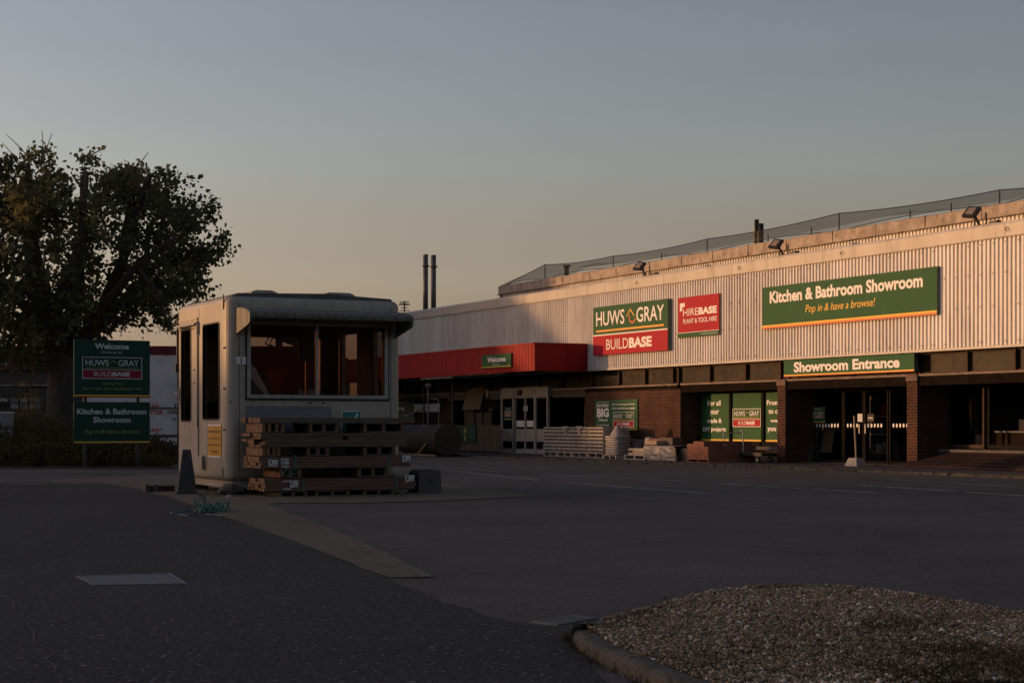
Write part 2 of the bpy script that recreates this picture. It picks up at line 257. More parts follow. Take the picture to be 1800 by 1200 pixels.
class MB:
    def __init__(s): s.v = []; s.f = []; s.mi = []
    def add(s, vs, fs, mi=0):
        n = len(s.v); s.v += [tuple(v) for v in vs]; s.f += [tuple(i+n for i in f) for f in fs]; s.mi += [mi]*len(fs); return s
    def box(s, x0, x1, y0, y1, z0, z1, mi=0, m=None):
        vs = [Vector((x, y, z)) for x in (x0, x1) for y in (y0, y1) for z in (z0, z1)]
        if m is not None: vs = [m @ v for v in vs]
        return s.add(vs, [(0, 1, 3, 2), (4, 6, 7, 5), (0, 4, 5, 1), (2, 3, 7, 6), (0, 2, 6, 4), (1, 5, 7, 3)], mi)
    def bar(s, a, b, wd, dp, up=(0, 0, 1), mi=0):
        a = Vector(a); b = Vector(b); d = (b-a).normalized(); u = Vector(up)
        if abs(d.dot(u)) > .95: u = Vector((1, 0, 0))
        x = d.cross(u).normalized()*wd/2; z = x.cross(d).normalized()*dp/2
        vs = [p+i*x+j*z for p in (a, b) for i, j in ((-1, -1), (1, -1), (1, 1), (-1, 1))]
        return s.add(vs, [(3, 2, 1, 0), (4, 5, 6, 7), (0, 1, 5, 4), (1, 2, 6, 5), (2, 3, 7, 6), (3, 0, 4, 7)], mi)
    def tube(s, pts, rs, n=8, mi=0, cap=True):
        pts = [Vector(p) for p in pts]
        if not isinstance(rs, (list, tuple)): rs = [rs]*len(pts)
        vs = []; x = None
        for i, p in enumerate(pts):
            d = (pts[min(i+1, len(pts)-1)]-pts[max(i-1, 0)]).normalized()
            if x is None: x = d.cross(Vector((0, 0, 1)) if abs(d.z) < .9 else Vector((1, 0, 0))).normalized()
            x = (x-d*x.dot(d)).normalized(); y = d.cross(x)
            for k in range(n):
                a = 2*math.pi*k/n; vs.append(p+(x*math.cos(a)+y*math.sin(a))*rs[i])
        fs = []
        for i in range(len(pts)-1):
            for k in range(n): fs.append((i*n+k, i*n+(k+1) % n, (i+1)*n+(k+1) % n, (i+1)*n+k))
        if cap: fs += [tuple(range(n))[::-1], tuple((len(pts)-1)*n+k for k in range(n))]
        return s.add(vs, fs, mi)
    def prism(s, prof, y0, y1, mi=0, ax='y'):  # profile of (x, z) points, extruded along y
        n = len(prof); vs = [(p[0], y0, p[1]) for p in prof]+[(p[0], y1, p[1]) for p in prof]
        if ax == 'x': vs = [(v[1], v[0], v[2]) for v in vs]
        if ax == 'z': vs = [(v[0], v[2], v[1]) for v in vs]
        return s.add(vs, [tuple(range(n)), tuple(range(2*n-1, n-1, -1))]+[(i, i+n, (i+1) % n+n, (i+1) % n) for i in range(n)], mi)
    def text(s, body, x0, x1, z0, z1, y, bold=0., shear=0., mi=0, keep=False):
        c = bpy.data.curves.new('t', 'FONT'); c.body = body; c.offset = bold; c.shear = shear; c.resolution_u = 3; c.size = 1
        o = bpy.data.objects.new('t', c); me = bpy.data.meshes.new_from_object(o)
        vs = [v.co.copy() for v in me.vertices]; fs = [tuple(p.vertices) for p in me.polygons]
        bpy.data.objects.remove(o); bpy.data.curves.remove(c); bpy.data.meshes.remove(me)
        if not vs: return s
        ax = min(v.x for v in vs); bx = max(v.x for v in vs); az = min(v.y for v in vs); bz = max(v.y for v in vs)
        return s.add([(x0+(v.x-ax)/(bx-ax)*(x1-x0), y, z0+(v.y-az)/(bz-az)*(z1-z0)) for v in vs], fs, mi)
    def build(s, name, m, parent=None, smooth=False, bevel=0):
        me = bpy.data.meshes.new(name); me.from_pydata(s.v, [], s.f)
        ms = m if isinstance(m, (list, tuple)) else [m]
        for q in ms: me.materials.append(M[q] if isinstance(q, str) else q)
        if len(ms) > 1: me.polygons.foreach_set('material_index', s.mi)
        o = bpy.data.objects.new(name, me); C.objects.link(o)
        b = bmesh.new(); b.from_mesh(me)
        if len(s.v) < 20000: bmesh.ops.recalc_face_normals(b, faces=b.faces)
        if bevel: bmesh.ops.bevel(b, geom=b.edges[:], offset=bevel, segments=2, affect='EDGES', profile=.6)
        b.to_mesh(me); b.free()
        if smooth: me.polygons.foreach_set('use_smooth', [True]*len(me.polygons))
        if parent is not None: o.parent = parent
        return o
def tag(o, label, cat, group=None):
    o['label'] = label; o['category'] = cat
    if group: o['group'] = group
    return o
def thing(name, label, cat, loc, rot=0, group=None):
    o = bpy.data.objects.new(name, None); C.objects.link(o); o.location = loc; o.rotation_euler = (0, 0, rot); o.empty_display_size = .3
    return tag(o, label, cat, group)
def struct(o, kind='structure'): o['kind'] = kind; return o
def copy_tree(o, parent=None):
    c = o.copy(); C.objects.link(c); c.parent = parent
    for ch in list(o.children): copy_tree(ch, c)
    return c
def boolean(o, cutter):
    md = o.modifiers.new('b', 'BOOLEAN'); md.operation = 'DIFFERENCE'; md.object = cutter; md.solver = 'EXACT'
    bpy.context.view_layer.update()
    me = bpy.data.meshes.new_from_object(o.evaluated_get(bpy.context.evaluated_depsgraph_get()))
    o.modifiers.clear(); old = o.data; o.data = me; bpy.data.meshes.remove(old); d = cutter.data; bpy.data.objects.remove(cutter); bpy.data.meshes.remove(d)
def corrugate(mb, x0, x1, z0, z1, pitch=.14, depth=.035, y=0.0, wide=.38, ramp=.12, mi=0):
    n = int(round((x1-x0)/pitch)); p = (x1-x0)/n; pr = []
    for i in range(n):
        a = x0+i*p; pr += [(a, y), (a+p*wide, y), (a+p*(wide+ramp), y-depth), (a+p*(1-ramp), y-depth)]
    pr.append((x1, y)); k = len(pr)
    mb.add([(q[0], q[1], z0) for q in pr]+[(q[0], q[1], z1) for q in pr], [(i, i+1, i+1+k, i+k) for i in range(k-1)], mi)

# ------------------------------------------------------------------ the ground
F = Frame((7.6, 47, 0), math.atan2(-.8961, .4438))       # showroom front: x along it to the right, y into it
K = Frame((-4.434, 26.5, 0), math.atan2(.4438, .8961))   # kiosk: x along its front, y backwards
def sheet(name, pts, z, m, kind='structure', jag=0, seg=.35):
    ps = [Vector((p[0], p[1], z)) for p in pts]
    if jag:
        out = []
        for i, a in enumerate(ps):
            b = ps[(i+1) % len(ps)]; n = max(1, int((b-a).length/seg))
            if n > 400: n = 1
            for k in range(n):
                p = a.lerp(b, k/n); q = p*3.1
                out.append(p+Vector((mnoise.noise(q)*jag, mnoise.noise(q+Vector((9, 3, 1)))*jag, 0)))
        ps = out
    mb = MB(); mb.add(ps, [tuple(range(len(ps)))]); o = mb.build(name, m); struct(o, kind); return o
big = MB(); big.add([(-900, -200, 0), (900, -200, 0), (900, 1500, 0), (-900, 1500, 0)], [(0, 1, 2, 3)]); struct(big.build('ground', 'asphalt'))
gp = [G(*p) for p in ((1060, 1200), (1030, 1140), (1000, 1104), (930, 1098), (850, 1082), (760, 1048), (680, 1018), (600, 986), (500, 948), (400, 913), (345, 893), (300, 876), (250, 863), (180, 850), (60, 848), (-60, 850), (-400, 856))]
gp = [(.9, 3, 0)]+gp+[(-16, 3, 0)]
sheet('driveway', gp, .004, 'asphalt_new', jag=.05)
sp = [G(*p) for p in ((-300, 846), (60, 845), (180, 839), (300, 835), (430, 833), (700, 838), (860, 862), (940, 872), (800, 879), (640, 884), (520, 884), (470, 886), (545, 915), (630, 950), (700, 982), (765, 1015), (680, 1016), (600, 984), (500, 946), (400, 911), (345, 891), (300, 874), (250, 862), (180, 849), (60, 847), (-300, 848))]
sheet('concrete_strip', sp, .008, 'concrete_ground', jag=.03)
pv = [F.w(-34, -3.6), F.w(-12, -3.7), F.w(-3, -3.4), F.w(4, -3.1), F.w(14, -3.0), F.w(14, 1), F.w(-34, 1)]
sheet('pavement', pv, .030, 'pavement')
# kerb stones along the pavement
kb = MB(); x = -33.9
while x < 13.5:
    y = -3.66 if x < -12 else (-3.74+(x+12)*.045 if x < 4 else -3.06)
    kb.box(x, x+.905, y-.09, y+.04, -.05, .045+.008*random.random()); x += .915
kbo = kb.build('kerb', 'kerb', bevel=.008); kbo.matrix_world = F.m; struct(kbo)
# worn painted lines
def line(name, a, b, wd=.14):
    a = G(*a, .006); b = G(*b, .006); d = (b-a); n = Vector((-d.y, d.x, 0)).normalized()*wd/2; mb = MB(); m0 = 26
    for i in range(m0):
        if random.random() < .07: continue
        p = a.lerp(b, i/m0); q = a.lerp(b, (i+1)/m0); j = .7+.3*random.random()
        mb.add([p-n*j, q-n*j, q+n*j, p+n*j], [(0, 1, 2, 3)])
    return struct(mb.build(name, 'line'))
for a, b in (((995, 848), (1250, 867)), ((1265, 849), (1545, 866)), ((1510, 852), (1830, 873)), ((960, 833), (1205, 845)), ((785, 826), (945, 843)), ((1560, 842), (1840, 858)), ((0, 848.5), (178, 849.5)), ((700, 818), (900, 829))):
    line('road_marking', a, b, .22 if a[1] > 846 else .16)

jp = [(8, 1045), (40, 1085), (62, 1120), (85, 1150), (100, 1185), (115, 1215)]
sheet('worn_joint', [G(x, y) for x, y in jp]+[G(x+5, y+2) for x, y in jp[::-1]], .007, 'kerb', jag=.05, seg=.08)
# ------------------------------------------------------------------ gravel island
isl = [G(*p) for p in ((1000, 1122), (1012, 1100), (1045, 1088), (1110, 1072), (1180, 1052), (1250, 1038), (1330, 1030), (1440, 1028), (1540, 1034), (1640, 1048), (1740, 1066), (1850, 1085), (2050, 1125), (2300, 1200))]
isl = [Vector((p.x*(1-.075/EYE), p.y*(1-.075/EYE), 0)) for p in isl]
isl[0] = G(1000, 1122)
isl = isl+[Vector((4.2, 4.6, 0)), Vector((1.6, 5.0, 0)), G(1450, 1330), G(1320, 1280), G(1200, 1232), G(1120, 1196), G(1060, 1170), G(1020, 1147)]
def smooth_loop(ps, it=2):
    for _ in range(it):
        o = []
        for i, a in enumerate(ps):
            b = ps[(i+1) % len(ps)]; o += [a.lerp(b, .25), a.lerp(b, .75)]
        ps = o
    return ps
isl = smooth_loop(isl, 2); n = len(isl)
def inset(ps, d):
    out = []
    cx = sum((p for p in ps), Vector())/len(ps)
    for i, p in enumerate(ps):
        t = (ps[(i+1) % len(ps)]-ps[i-1]).normalized(); nn = Vector((-t.y, t.x, 0))
        if nn.dot(cx-p) < 0: nn = -nn
        out.append(p+nn*d)
    return out
# kerb: separate stones laid end to end round the island
cum = [0]
for i in range(n): cum.append(cum[-1]+(isl[(i+1) % n]-isl[i]).length)
def at_len(ps, L):
    L %= cum[-1]
    for i in range(n):
        if cum[i+1] >= L:
            return ps[i].lerp(ps[(i+1) % n], (L-cum[i])/(cum[i+1]-cum[i]))
inn = inset(isl, .10); kb = MB(); L = 0
while L < cum[-1]-.3:
    ln = .9; m0 = 10; rows = []
    zt = .072+.012*random.random(); zt2 = zt+random.uniform(-.01, .01)
    for j in range(m0+1):
        q = L+.004+(ln-.008)*j/m0; a = at_len(isl, q); b = at_len(inn, q); z = zt+(zt2-zt)*j/m0
        rows.append([Vector((a.x, a.y, -.03)), Vector((a.x, a.y, z-.03)), a.lerp(b, .12)+Vector((0, 0, z-.008)), a.lerp(b, .3)+Vector((0, 0, z)), b+Vector((0, 0, z)), Vector((b.x, b.y, -.03))])
    vs = [v for r in rows for v in r]; fs = []
    for j in range(m0):
        for k in range(5): fs.append((j*6+k, j*6+k+1, (j+1)*6+k+1, (j+1)*6+k))
    fs += [tuple(range(6))[::-1], tuple(m0*6+k for k in range(6))]
    kb.add(vs, fs); L += ln
struct(kb.build('island_kerb', 'kerb', smooth=False))
bed = MB(); cen = sum(inn, Vector())/n; rings = 8
def bedz(p):   # slightly domed bed
    d = min((p-q).length for q in inn[::3]); return .070+.030*min(1, d/.9)+.012*mnoise.noise(p*2)
vs = []
for j in range(rings):
    for q in inn:
        p = q.lerp(cen, j/rings); p.z = 0; vs.append(Vector((p.x, p.y, bedz(p)-.01)))
vs.append(Vector((cen.x, cen.y, bedz(cen)))); fs = []
for j in range(rings-1):
    for i in range(n): fs.append((j*n+i, j*n+(i+1) % n, (j+1)*n+(i+1) % n, (j+1)*n+i))
for i in range(n): fs.append(((rings-1)*n+i, (rings-1)*n+(i+1) % n, rings*n))
bed.add(vs, fs); M['soil'] = mat('stony soil', (.10, .08, .062), (.16, .13, .10), 30, .95, .8, 60)
struct(bed.build('gravel_bed', 'soil'))
# the stones themselves
def inside(p, poly):
    c = False; j = len(poly)-1
    for i in range(len(poly)):
        a, b = poly[i], poly[j]
        if (a.y > p[1]) != (b.y > p[1]) and p[0] < (b.x-a.x)*(p[1]-a.y)/(b.y-a.y)+a.x: c = not c
        j = i
    return c
rng = np.random.default_rng(3); isl_in = inset(isl, .045)
bmx = bmesh.new(); bmesh.ops.create_icosphere(bmx, subdivisions=1, radius=1); base = np.array([v.co[:] for v in bmx.verts]); bf = np.array([[v.index for v in f.verts] for f in bmx.faces]); bmx.free()
bmx = bmesh.new(); bmesh.ops.create_icosphere(bmx, subdivisions=2, radius=1)
pts = []
while len(pts) < 58000:
    x = rng.uniform(.2, 4.6); y = rng.uniform(6.6, 12.2)
    if abs(x) > .31*y: continue
    if inside((x, y), inn) or (y > 8.9 and inside((x, y), isl_in)): pts.append((x, y))
V = []; Fc = []; T = []
nv = len(base)
for i, (x, y) in enumerate(pts):
    sz = rng.choice([.0045, .006, .008, .0105, .0145], p=[.24, .32, .24, .15, .05])
    wgt = mnoise.noise(Vector((x*1.3, y*1.3, 4)))
    r3 = rng.uniform(.6, 1.25, 3)*sz; r3[2] *= .75
    a = rng.uniform(0, 6.28); ca, sa = math.cos(a), math.sin(a); tl = rng.normal(0, .35)
    b = base*rng.uniform(.62, 1.25, (nv, 1))*r3
    b = np.stack([b[:, 0]*ca-b[:, 1]*sa, b[:, 0]*sa+b[:, 1]*ca, b[:, 2]+b[:, 0]*tl*.5], 1)
    z = bedz(Vector((x, y, 0)))
    if y > 8.9 and not inside((x, y), inn): z = .080
    b += np.array([x, y, z+abs(rng.normal(0, .006))])
    V.append(b); Fc.append(bf+i*nv); T.append(np.full(nv, np.clip(rng.normal(.47+.2*wgt, .27), 0, 1)))
V = np.concatenate(V); Fc = np.concatenate(Fc); T = np.concatenate(T)
bmx.free()
me = bpy.data.meshes.new('gravel'); me.vertices.add(len(V)); me.vertices.foreach_set('co', V.astype('f').ravel())
me.loops.add(Fc.size); me.loops.foreach_set('vertex_index', Fc.astype('i').ravel()); me.polygons.add(len(Fc)); me.polygons.foreach_set('loop_start', np.arange(0, Fc.size, 3, dtype='i'))
me.update(calc_edges=True); at = me.attributes.new('tone', 'FLOAT', 'POINT'); at.data.foreach_set('value', T.astype('f')); me.materials.append(M['gravel'])
go = bpy.data.objects.new('gravel', me); C.objects.link(go); struct(go, 'stuff')
tag(go, 'loose tan and brown gravel filling the kerbed island', 'gravel')

# grass and low weeds
def blades(mb, c, n, h, spread, wd=.004, lean=.5):
    for _ in range(n):
        a = random.uniform(0, 6.28); r = spread*math.sqrt(random.random()); b = Vector((c[0]+r*math.cos(a), c[1]+r*math.sin(a), c[2]))
        hh = h*random.uniform(.3, 1.1); d = Vector((random.gauss(0, lean*1.5), random.gauss(0, lean*1.5), 0))*hh; s = Vector((-math.sin(a), math.cos(a), 0))*wd
        m1 = b+d*.35+Vector((0, 0, hh*.6)); t = b+d+Vector((0, 0, hh*(1-.25*min(1, d.length/hh))))
        mb.add([b-s, b+s, m1+s*.7, m1-s*.7, t], [(0, 1, 2, 3), (3, 2, 4)])
gm = MB()
for px, py, k, h in [(1330, 1143, 26, .07), (1400, 1130, 18, .05), (1545, 1112, 60, .07), (1580, 1105, 50, .08), (1620, 1100, 40, .06), (1660, 1150, 60, .07), (1720, 1160, 90, .08), (1790, 1170, 90, .09), (1600, 1160, 60, .06), (1500, 1160, 60, .05), (1440, 1145, 40, .05), (1750, 1195, 100, .10), (1650, 1195, 90, .09), (1560, 1190, 70, .08), (1840, 1190, 80, .1),
                   (1060, 1095, 40, .05), (1100, 1103, 30, .05), (1120, 1082, 26, .05), (1170, 1066, 30, .05), (1260, 1047, 26, .045), (1080, 1160, 20, .05), (1260, 1170, 26, .05), (1350, 1190, 30, .06), (1180, 1150, 16, .05), (1320, 1062, 22, .04)]:
    c = G(px, py, .08); 
    for _ in range(k//4+1):
        o = Vector((random.gauss(0, .10), random.gauss(0, .16), 0)); p = c+o
        if inside((p.x, p.y), isl): p.z = bedz(Vector((p.x, p.y, 0))) ; blades(gm, p, 13, h*.7, .06, .0022, .8)
for i in range(0, n):   # fringe along the outer kerb
    p = isl[i]
    if p.y > 6.8 and random.random() < .9:
        for _ in range(3 if p.y < 9 else 9):
            q = at_len(isl, cum[i]+random.random()*(cum[i+1]-cum[i])); q = q+(q-cen).normalized()*.02; blades(gm, (q.x, q.y, 0), random.randint(3, 12), .05, .05, .002)
for i in range(n):
    if random.random() < .5:
        q = at_len(inn, cum[i]+.05); blades(gm, (q.x, q.y, .05), 10, .05, .05, .002)
g = gm.build('grass', 'grass'); struct(g, 'stuff'); tag(g, 'short dry weeds and grass in the gravel island', 'grass')

# cast iron covers in the road
def grate(name, label, quad, nb, ang_slots):
    a, b, c, d = [Vector(q) for q in quad]; o = thing(name, label, 'drain cover', (a+b+c+d)/4)
    inv = -(a+b+c+d)/4; mb = MB(); z = .010
    L_ = lambda u, v: (a.lerp(b, u).lerp(d.lerp(c, u), v)+inv)
    def q4(u0, u1, v0, v1, z0, z1):
        vs = [L_(u, v)+Vector((0, 0, zz)) for u in (u0, u1) for v in (v0, v1) for zz in (z0, z1)]
        mb.add(vs, [(0, 1, 3, 2), (4, 6, 7, 5), (0, 4, 5, 1), (2, 3, 7, 6), (0, 2, 6, 4), (1, 5, 7, 3)])
    for r in ((0, 1, 0, .05), (0, 1, .95, 1), (0, .04, .05, .95), (.96, 1, .05, .95)): q4(*r, 0, .0108)
    mb.build('frame', 'iron', o); mb = MB()
    for i in range(nb):
        u = .05+.9*i/nb
        if ang_slots: q4(u, u+.9/nb*.42, .06, .94, .0080, .0092)
        else: q4(.05, .95, .06+.88*i/nb, .06+.88*(i+.52)/nb, .0080, .0092)
    mb.build('bars', 'iron', o)
    mb = MB(); q4(.04, .96, .05, .95, .0045, .0078); mb.build('black_plate', 'black', o)  # flat black plate stands in for the dark below the bars
    return o
grate('manhole_cover', 'ribbed iron cover set in the dark driveway at left', [G(133, 1014), G(300, 1009), G(330, 1027), (G(165, 1030))], 13, True)
grate('drain_grate', 'slotted drain grate beside the gravel island kerb', [G(935, 1094), G(1005, 1083), G(1048, 1088), G(980, 1100)], 7, False)

# ------------------------------------------------------------------ the showroom building
hF = F.hit
def sx(px, y=0): return hF(1, y, px, HZ).x
def sz(px, py, y=0): return hF(1, y, px, py).z
B = thing('retail_building', 'long low brick showroom with white ribbed upper cladding and flat roofs', 'building', F.o, F.a)
XL, XR = -31.0, 13.5
def part(mb, name, m, parent=B, label=None, **k):
    o = mb.build(name, m, parent, **k)
    if label: o['label'] = label
    return o
cl = MB(); corrugate(cl, XL, XR, 2.93, 5.44, .14, .035, 0, .42, .11); part(cl, 'cladding', 'clad')
fx_ = MB(); rs_ = random.Random(2); x = XL+.14*.7
while x < XR:
    for z_ in (3.02, 3.85, 4.6, 5.3):
        if rs_.random() < .75: fx_.box(x-.011, x+.011, -.058, -.049, z_-.011, z_+.011)
    x += .42
fxo = part(fx_, 'cladding_fixings', 'ledge'); fxo['kind'] = 'stuff'
bk = MB(); bk.box(XL+.1, XR, .06, .30, 2.88, 5.6); part(bk, 'wall', 'stucco', label='plain wall behind the white cladding')
cp = MB(); x = XL-.06
while x < XR:
    x2 = min(x+3.05, XR); j = random.uniform(-.004, .004)
    cp.prism([(-.075+j, 5.42), (-.06+j, 5.40), (-.045, 5.45), (.30, 5.45), (.30, 5.78), (-.05, 5.76), (-.09+j, 5.70)], 0, 1)
    n_ = 7; vv = cp.v[-14:]; cp.v[-14:] = [(x+.004 if v[1] == 0 else x2-.004, v[0], v[2]) for v in vv]; x = x2
part(cp, 'capping', 'cap')
fl = MB(); fl.box(XL, XR, -.065, .05, 2.865, 2.925); part(fl, 'drip_flashing', 'cap')
mk = MB()
for px in (1480, 1770, 1300, 1120): q = hF(1, -.09, px, 470); mk.tube([(q.x, -.10, 5.62), (q.x+.02, -.16, 5.56), (q.x+.05, -.12, 5.52)], .012, 5)
part(mk, 'cable_loop', 'black')
rf = MB(); rf.box(XL, XR+8, .30, 16, 5.30, 5.62); part(rf, 'roof', 'roof')
sd = MB(); sd.box(XL, XL+.1, .30, 16, 0, 5.6); part(sd, 'end_wall', 'brick')
# set-back upper storey
UY = 1.6; ux0 = sx(884, UY); utop = sz(1800, 352, UY); ub = 5.62
print('upper', ux0, utop)
up = MB(); corrugate(up, ux0, XR+3, ub, utop-.30, .14, .03, UY); part(up, 'upper_cladding', 'clad')
uw = MB(); uw.box(ux0+.02, XR+3, UY+.05, UY+10, ub, utop-.1); part(uw, 'upper_wall', 'stucco')
co = MB(); x = ux0-.08; i = 0; cm = []
while x < XR+3:
    L_ = random.uniform(1.7, 2.3); x2 = x+L_; j = random.uniform(-.02, .02)
    m0 = 10; prof = []
    for k in range(m0+1):
        xx = x+.02+(L_-.04)*k/m0; t = utop+random.uniform(-.010, .006)+j*.5; bt = utop-.33+random.uniform(-.006, .006)
        prof.append([(xx, UY-.16+random.uniform(-.015, .01), bt), (xx, UY-.17+random.uniform(-.015, .01), t-.03), (xx, UY-.12, t), (xx, UY+.3, t), (xx, UY+.3, bt)])
    vs = [v for p in prof for v in p]; fs = []
    for k in range(m0):
        for a in range(5): fs.append((k*5+a, k*5+(a+1) % 5, (k+1)*5+(a+1) % 5, (k+1)*5+a))
    fs += [tuple(range(5)), tuple(m0*5+a for a in range(5))[::-1]]
    co.add(vs, fs, 0); x = x2; i += 1
part(co, 'coping', 'coping')
cs = MB(); cs.box(ux0-.16, ux0-.02, UY-.17, UY+9, utop-.36, utop-.28); cs.box(ux0-.10, ux0-.02, UY-.10, UY+9, ub, utop-.36); part(cs, 'end_flashing', 'cap')
# clerestory band
cy = .30; cw = MB(); cw.box(XL+.1, XR, cy+.12, cy+.20, 2.2, 2.87); part(cw, 'clerestory_back', 'interior')
edges = [705, 730, 760, 790, 830, 862, 903, 950, 990, 1042, 1090, 1136, 1185, 1195, 1250, 1313, 1374, 1388, 1440, 1500, 1560, 1612, 1618, 1702, 1786, 1870]
for i in range(len(edges)-1):
    a = sx(edges[i], cy); b = sx(edges[i+1], cy)
    wv = MB(); wv.box(a+.03, a+.09, cy-.10, cy+.1, 2.33, 2.864); wv.box(a+.09, b+.03, cy-.06, cy+.1, 2.33, 2.37); wv.box(a+.09, b+.03, cy-.06, cy+.1, 2.82, 2.864)
    fr = part(wv, 'window', 'frame_brown' if edges[i] > 1040 else 'frame_dark')
    pn = MB(); pn.box(a+.09, b+.03, cy, cy+.02, 2.37, 2.82); pn.build('pane', 'glass_dark', fr)
# ledge boards in lengths
s0 = sx(1030); P2a, P2b = sx(1369), sx(1383); P1a, P1b = sx(1597), sx(1615)
def ledge(a, b, y0, zt, zb, m='ledge'):
    l = MB(); l.box(a, b, y0, cy+.12, zb, zt-.05); part(l, 'ledge_board', m)
    l = MB(); x = a
    while x < b: l.box(x+.003, min(x+2.4, b)-.003, y0-.03, cy+.1, zt-.048, zt); x += 2.4
    part(l, 'ledge_trim', 'ledge_top')
ledge(s0, sx(1194), -.04, 2.33, 2.18); ledge(sx(1197), P2a, -.0, 2.33, 2.06); ledge(P2b, P1a, .0, 2.33, 2.05); ledge(P1b, XR, .0, 2.33, 2.05)
ledge(XL+.1, sx(792), -.02, 2.33, 2.12, 'stucco'); ledge(sx(794, .3), s0-.02, .12, 2.33, 2.02, 'stucco')
# brick piers, panels and reveals
D = .95
def brk(a, b, y0, y1, z0, z1, m='brick', name='brick_pier'):
    k = MB(); k.box(a, b, y0, y1, z0, z1); return part(k, name, m)
for a, b in ((P2a, P2b), (P1a, P1b)):
    brk(a, b, -.05, D, 0, 2.16)
    k = MB(); k.box(a-.02, b+.02, -.075, .2, 2.163, 2.325); part(k, 'pier_cap', 'pier_cap', label='pale block capping the brick pier')
brk(s0, sx(1197), -.02, D+.9, 0, 2.17, name='brick_wall')
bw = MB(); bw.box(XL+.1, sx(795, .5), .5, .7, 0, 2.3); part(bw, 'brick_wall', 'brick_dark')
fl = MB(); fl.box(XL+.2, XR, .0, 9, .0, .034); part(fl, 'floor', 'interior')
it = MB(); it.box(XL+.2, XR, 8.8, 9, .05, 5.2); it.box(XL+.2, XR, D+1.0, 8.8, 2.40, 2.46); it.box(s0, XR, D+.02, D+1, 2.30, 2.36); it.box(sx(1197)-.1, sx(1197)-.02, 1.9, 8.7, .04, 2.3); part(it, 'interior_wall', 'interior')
lo = MB()
# bay with green graphics
wy = .74
def pane_h(px, py, y): return sz(px, py, y)
za, zb = sz(1300, 775, wy), sz(1300, 689, wy); zsill = sz(1330, 784, wy-.15)
bay = MB(); bay.box(sx(1197, wy), P2a+.4, wy-.02, wy+.14, .034, zsill-.06); part(bay, 'low_wall', 'stucco')
k = MB(); k.box(sx(1262, wy-.2), P2a+.3, wy-.24, wy-.03, zsill-.1, zsill); part(k, 'sill', 'concrete', label='concrete window sill')
k = MB(); k.box(sx(1197, wy), P2a+.4, wy-.02, wy+.16, zb+.02, 2.3); k.box(sx(1197, wy), sx(1229, wy), wy-.025, wy+.16, zsill-.06, zb+.02); part(k, 'window_head', 'frame_dark')
gw = [(1230, 1281), (1287, 1338), (1345, 1398)]
words = [[('For all', 1244, 1267, 704, 713), ('your', 1248, 1264, 721, 731), ('trade &', 1243, 1269, 735, 743), ('DIY projects', 1236, 1276, 750, 760)], None,
         [('From in', 1348, 1381, 703, 712), ('to our', 1351, 1377, 719, 727), ("we've", 1354, 1378, 735, 742), ('you cov', 1349, 1383, 751, 760)]]
def logo(parent, x0, x1, z0, z1, y, border=True, wm='white', ym='yellow', gm='green', rm='signred', hook=False, full=False):
    w_, h = x1-x0, z1-z0; rz = z0+h*.40
    r = MB(); r.box(x0, x1, y-.006, y-.001, z0, rz); r.build('red_panel', rm, parent)
    L = MB(); t = min(w_*.012, .03)
    if border:
        for a in ((x0-t, x0, z0-t, z1+t), (x1, x1+t, z0-t, z1+t)): L.box(a[0], a[1], y-.012, y-.001, a[2], a[3])
        L.box(x0, x1, y-.012, y-.001, z1, z1+t); L.box(x0, x1, y-.012, y-.001, z0-t, z0)
    L.box(x0, x1, y-.012, y-.001, rz, rz+h*.025)
    L.text('HUWS', x0+w_*.045, x0+w_*.44, z0+h*.60, z0+h*.90, y-.009, .012); L.text('GRAY', x0+w_*.60, x0+w_*.955, z0+h*.60, z0+h*.90, y-.009, .012)
    L.text('BUILD', x0+w_*.19, x0+w_*.49, z0+h*.10, z0+h*.31, y-.009, .0); L.text('BASE', x0+w_*.50, x0+w_*.80, z0+h*.10, z0+h*.31, y-.009, .045)
    L.build('lettering', wm, parent)
    A = MB(); cx = x0+w_*.52; t2 = w_*.009
    A.bar((cx-w_*.05, y-.009, z0+h*.74), (cx, y-.009, z0+h*.88), t2, .004, (0, 1, 0)); A.bar((cx, y-.009, z0+h*.88), (cx+w_*.05, y-.009, z0+h*.74), t2, .004, (0, 1, 0))
    A.box(x0+w_*.045, x0+w_*.955, y-.010, y-.001, z0+h*.49, z0+h*.515); A.build('yellow_lines', ym, parent)
    if hook:
        H = MB(); pts = [(cx-.012*w_, z0+h*.76), (cx-.012*w_, z0+h*.67), (cx+.004*w_, z0+h*.625), (cx+.03*w_, z0+h*.605), (cx+.055*w_, z0+h*.635), (cx+.07*w_, z0+h*.69)]
        for a, b in zip(pts, pts[1:]):
            dx, dz = b[0]-a[0], b[1]-a[1]; l_ = math.hypot(dx, dz); nx, nz = -dz/l_*.007*w_, dx/l_*.007*w_
            H.add([(a[0]-nx, y-.0075, a[1]-nz), (b[0]-nx, y-.0075, b[1]-nz), (b[0]+nx, y-.0075, b[1]+nz), (a[0]+nx, y-.0075, a[1]+nz)], [(0, 1, 2, 3)])
        H.build('red_hook', 'orange', parent)
        H = MB(); H.box(x0+w_*.045, x0+w_*.955, y-.0105, y-.001, z0+h*.473, z0+h*.49); H.build('orange_line', 'orange', parent)
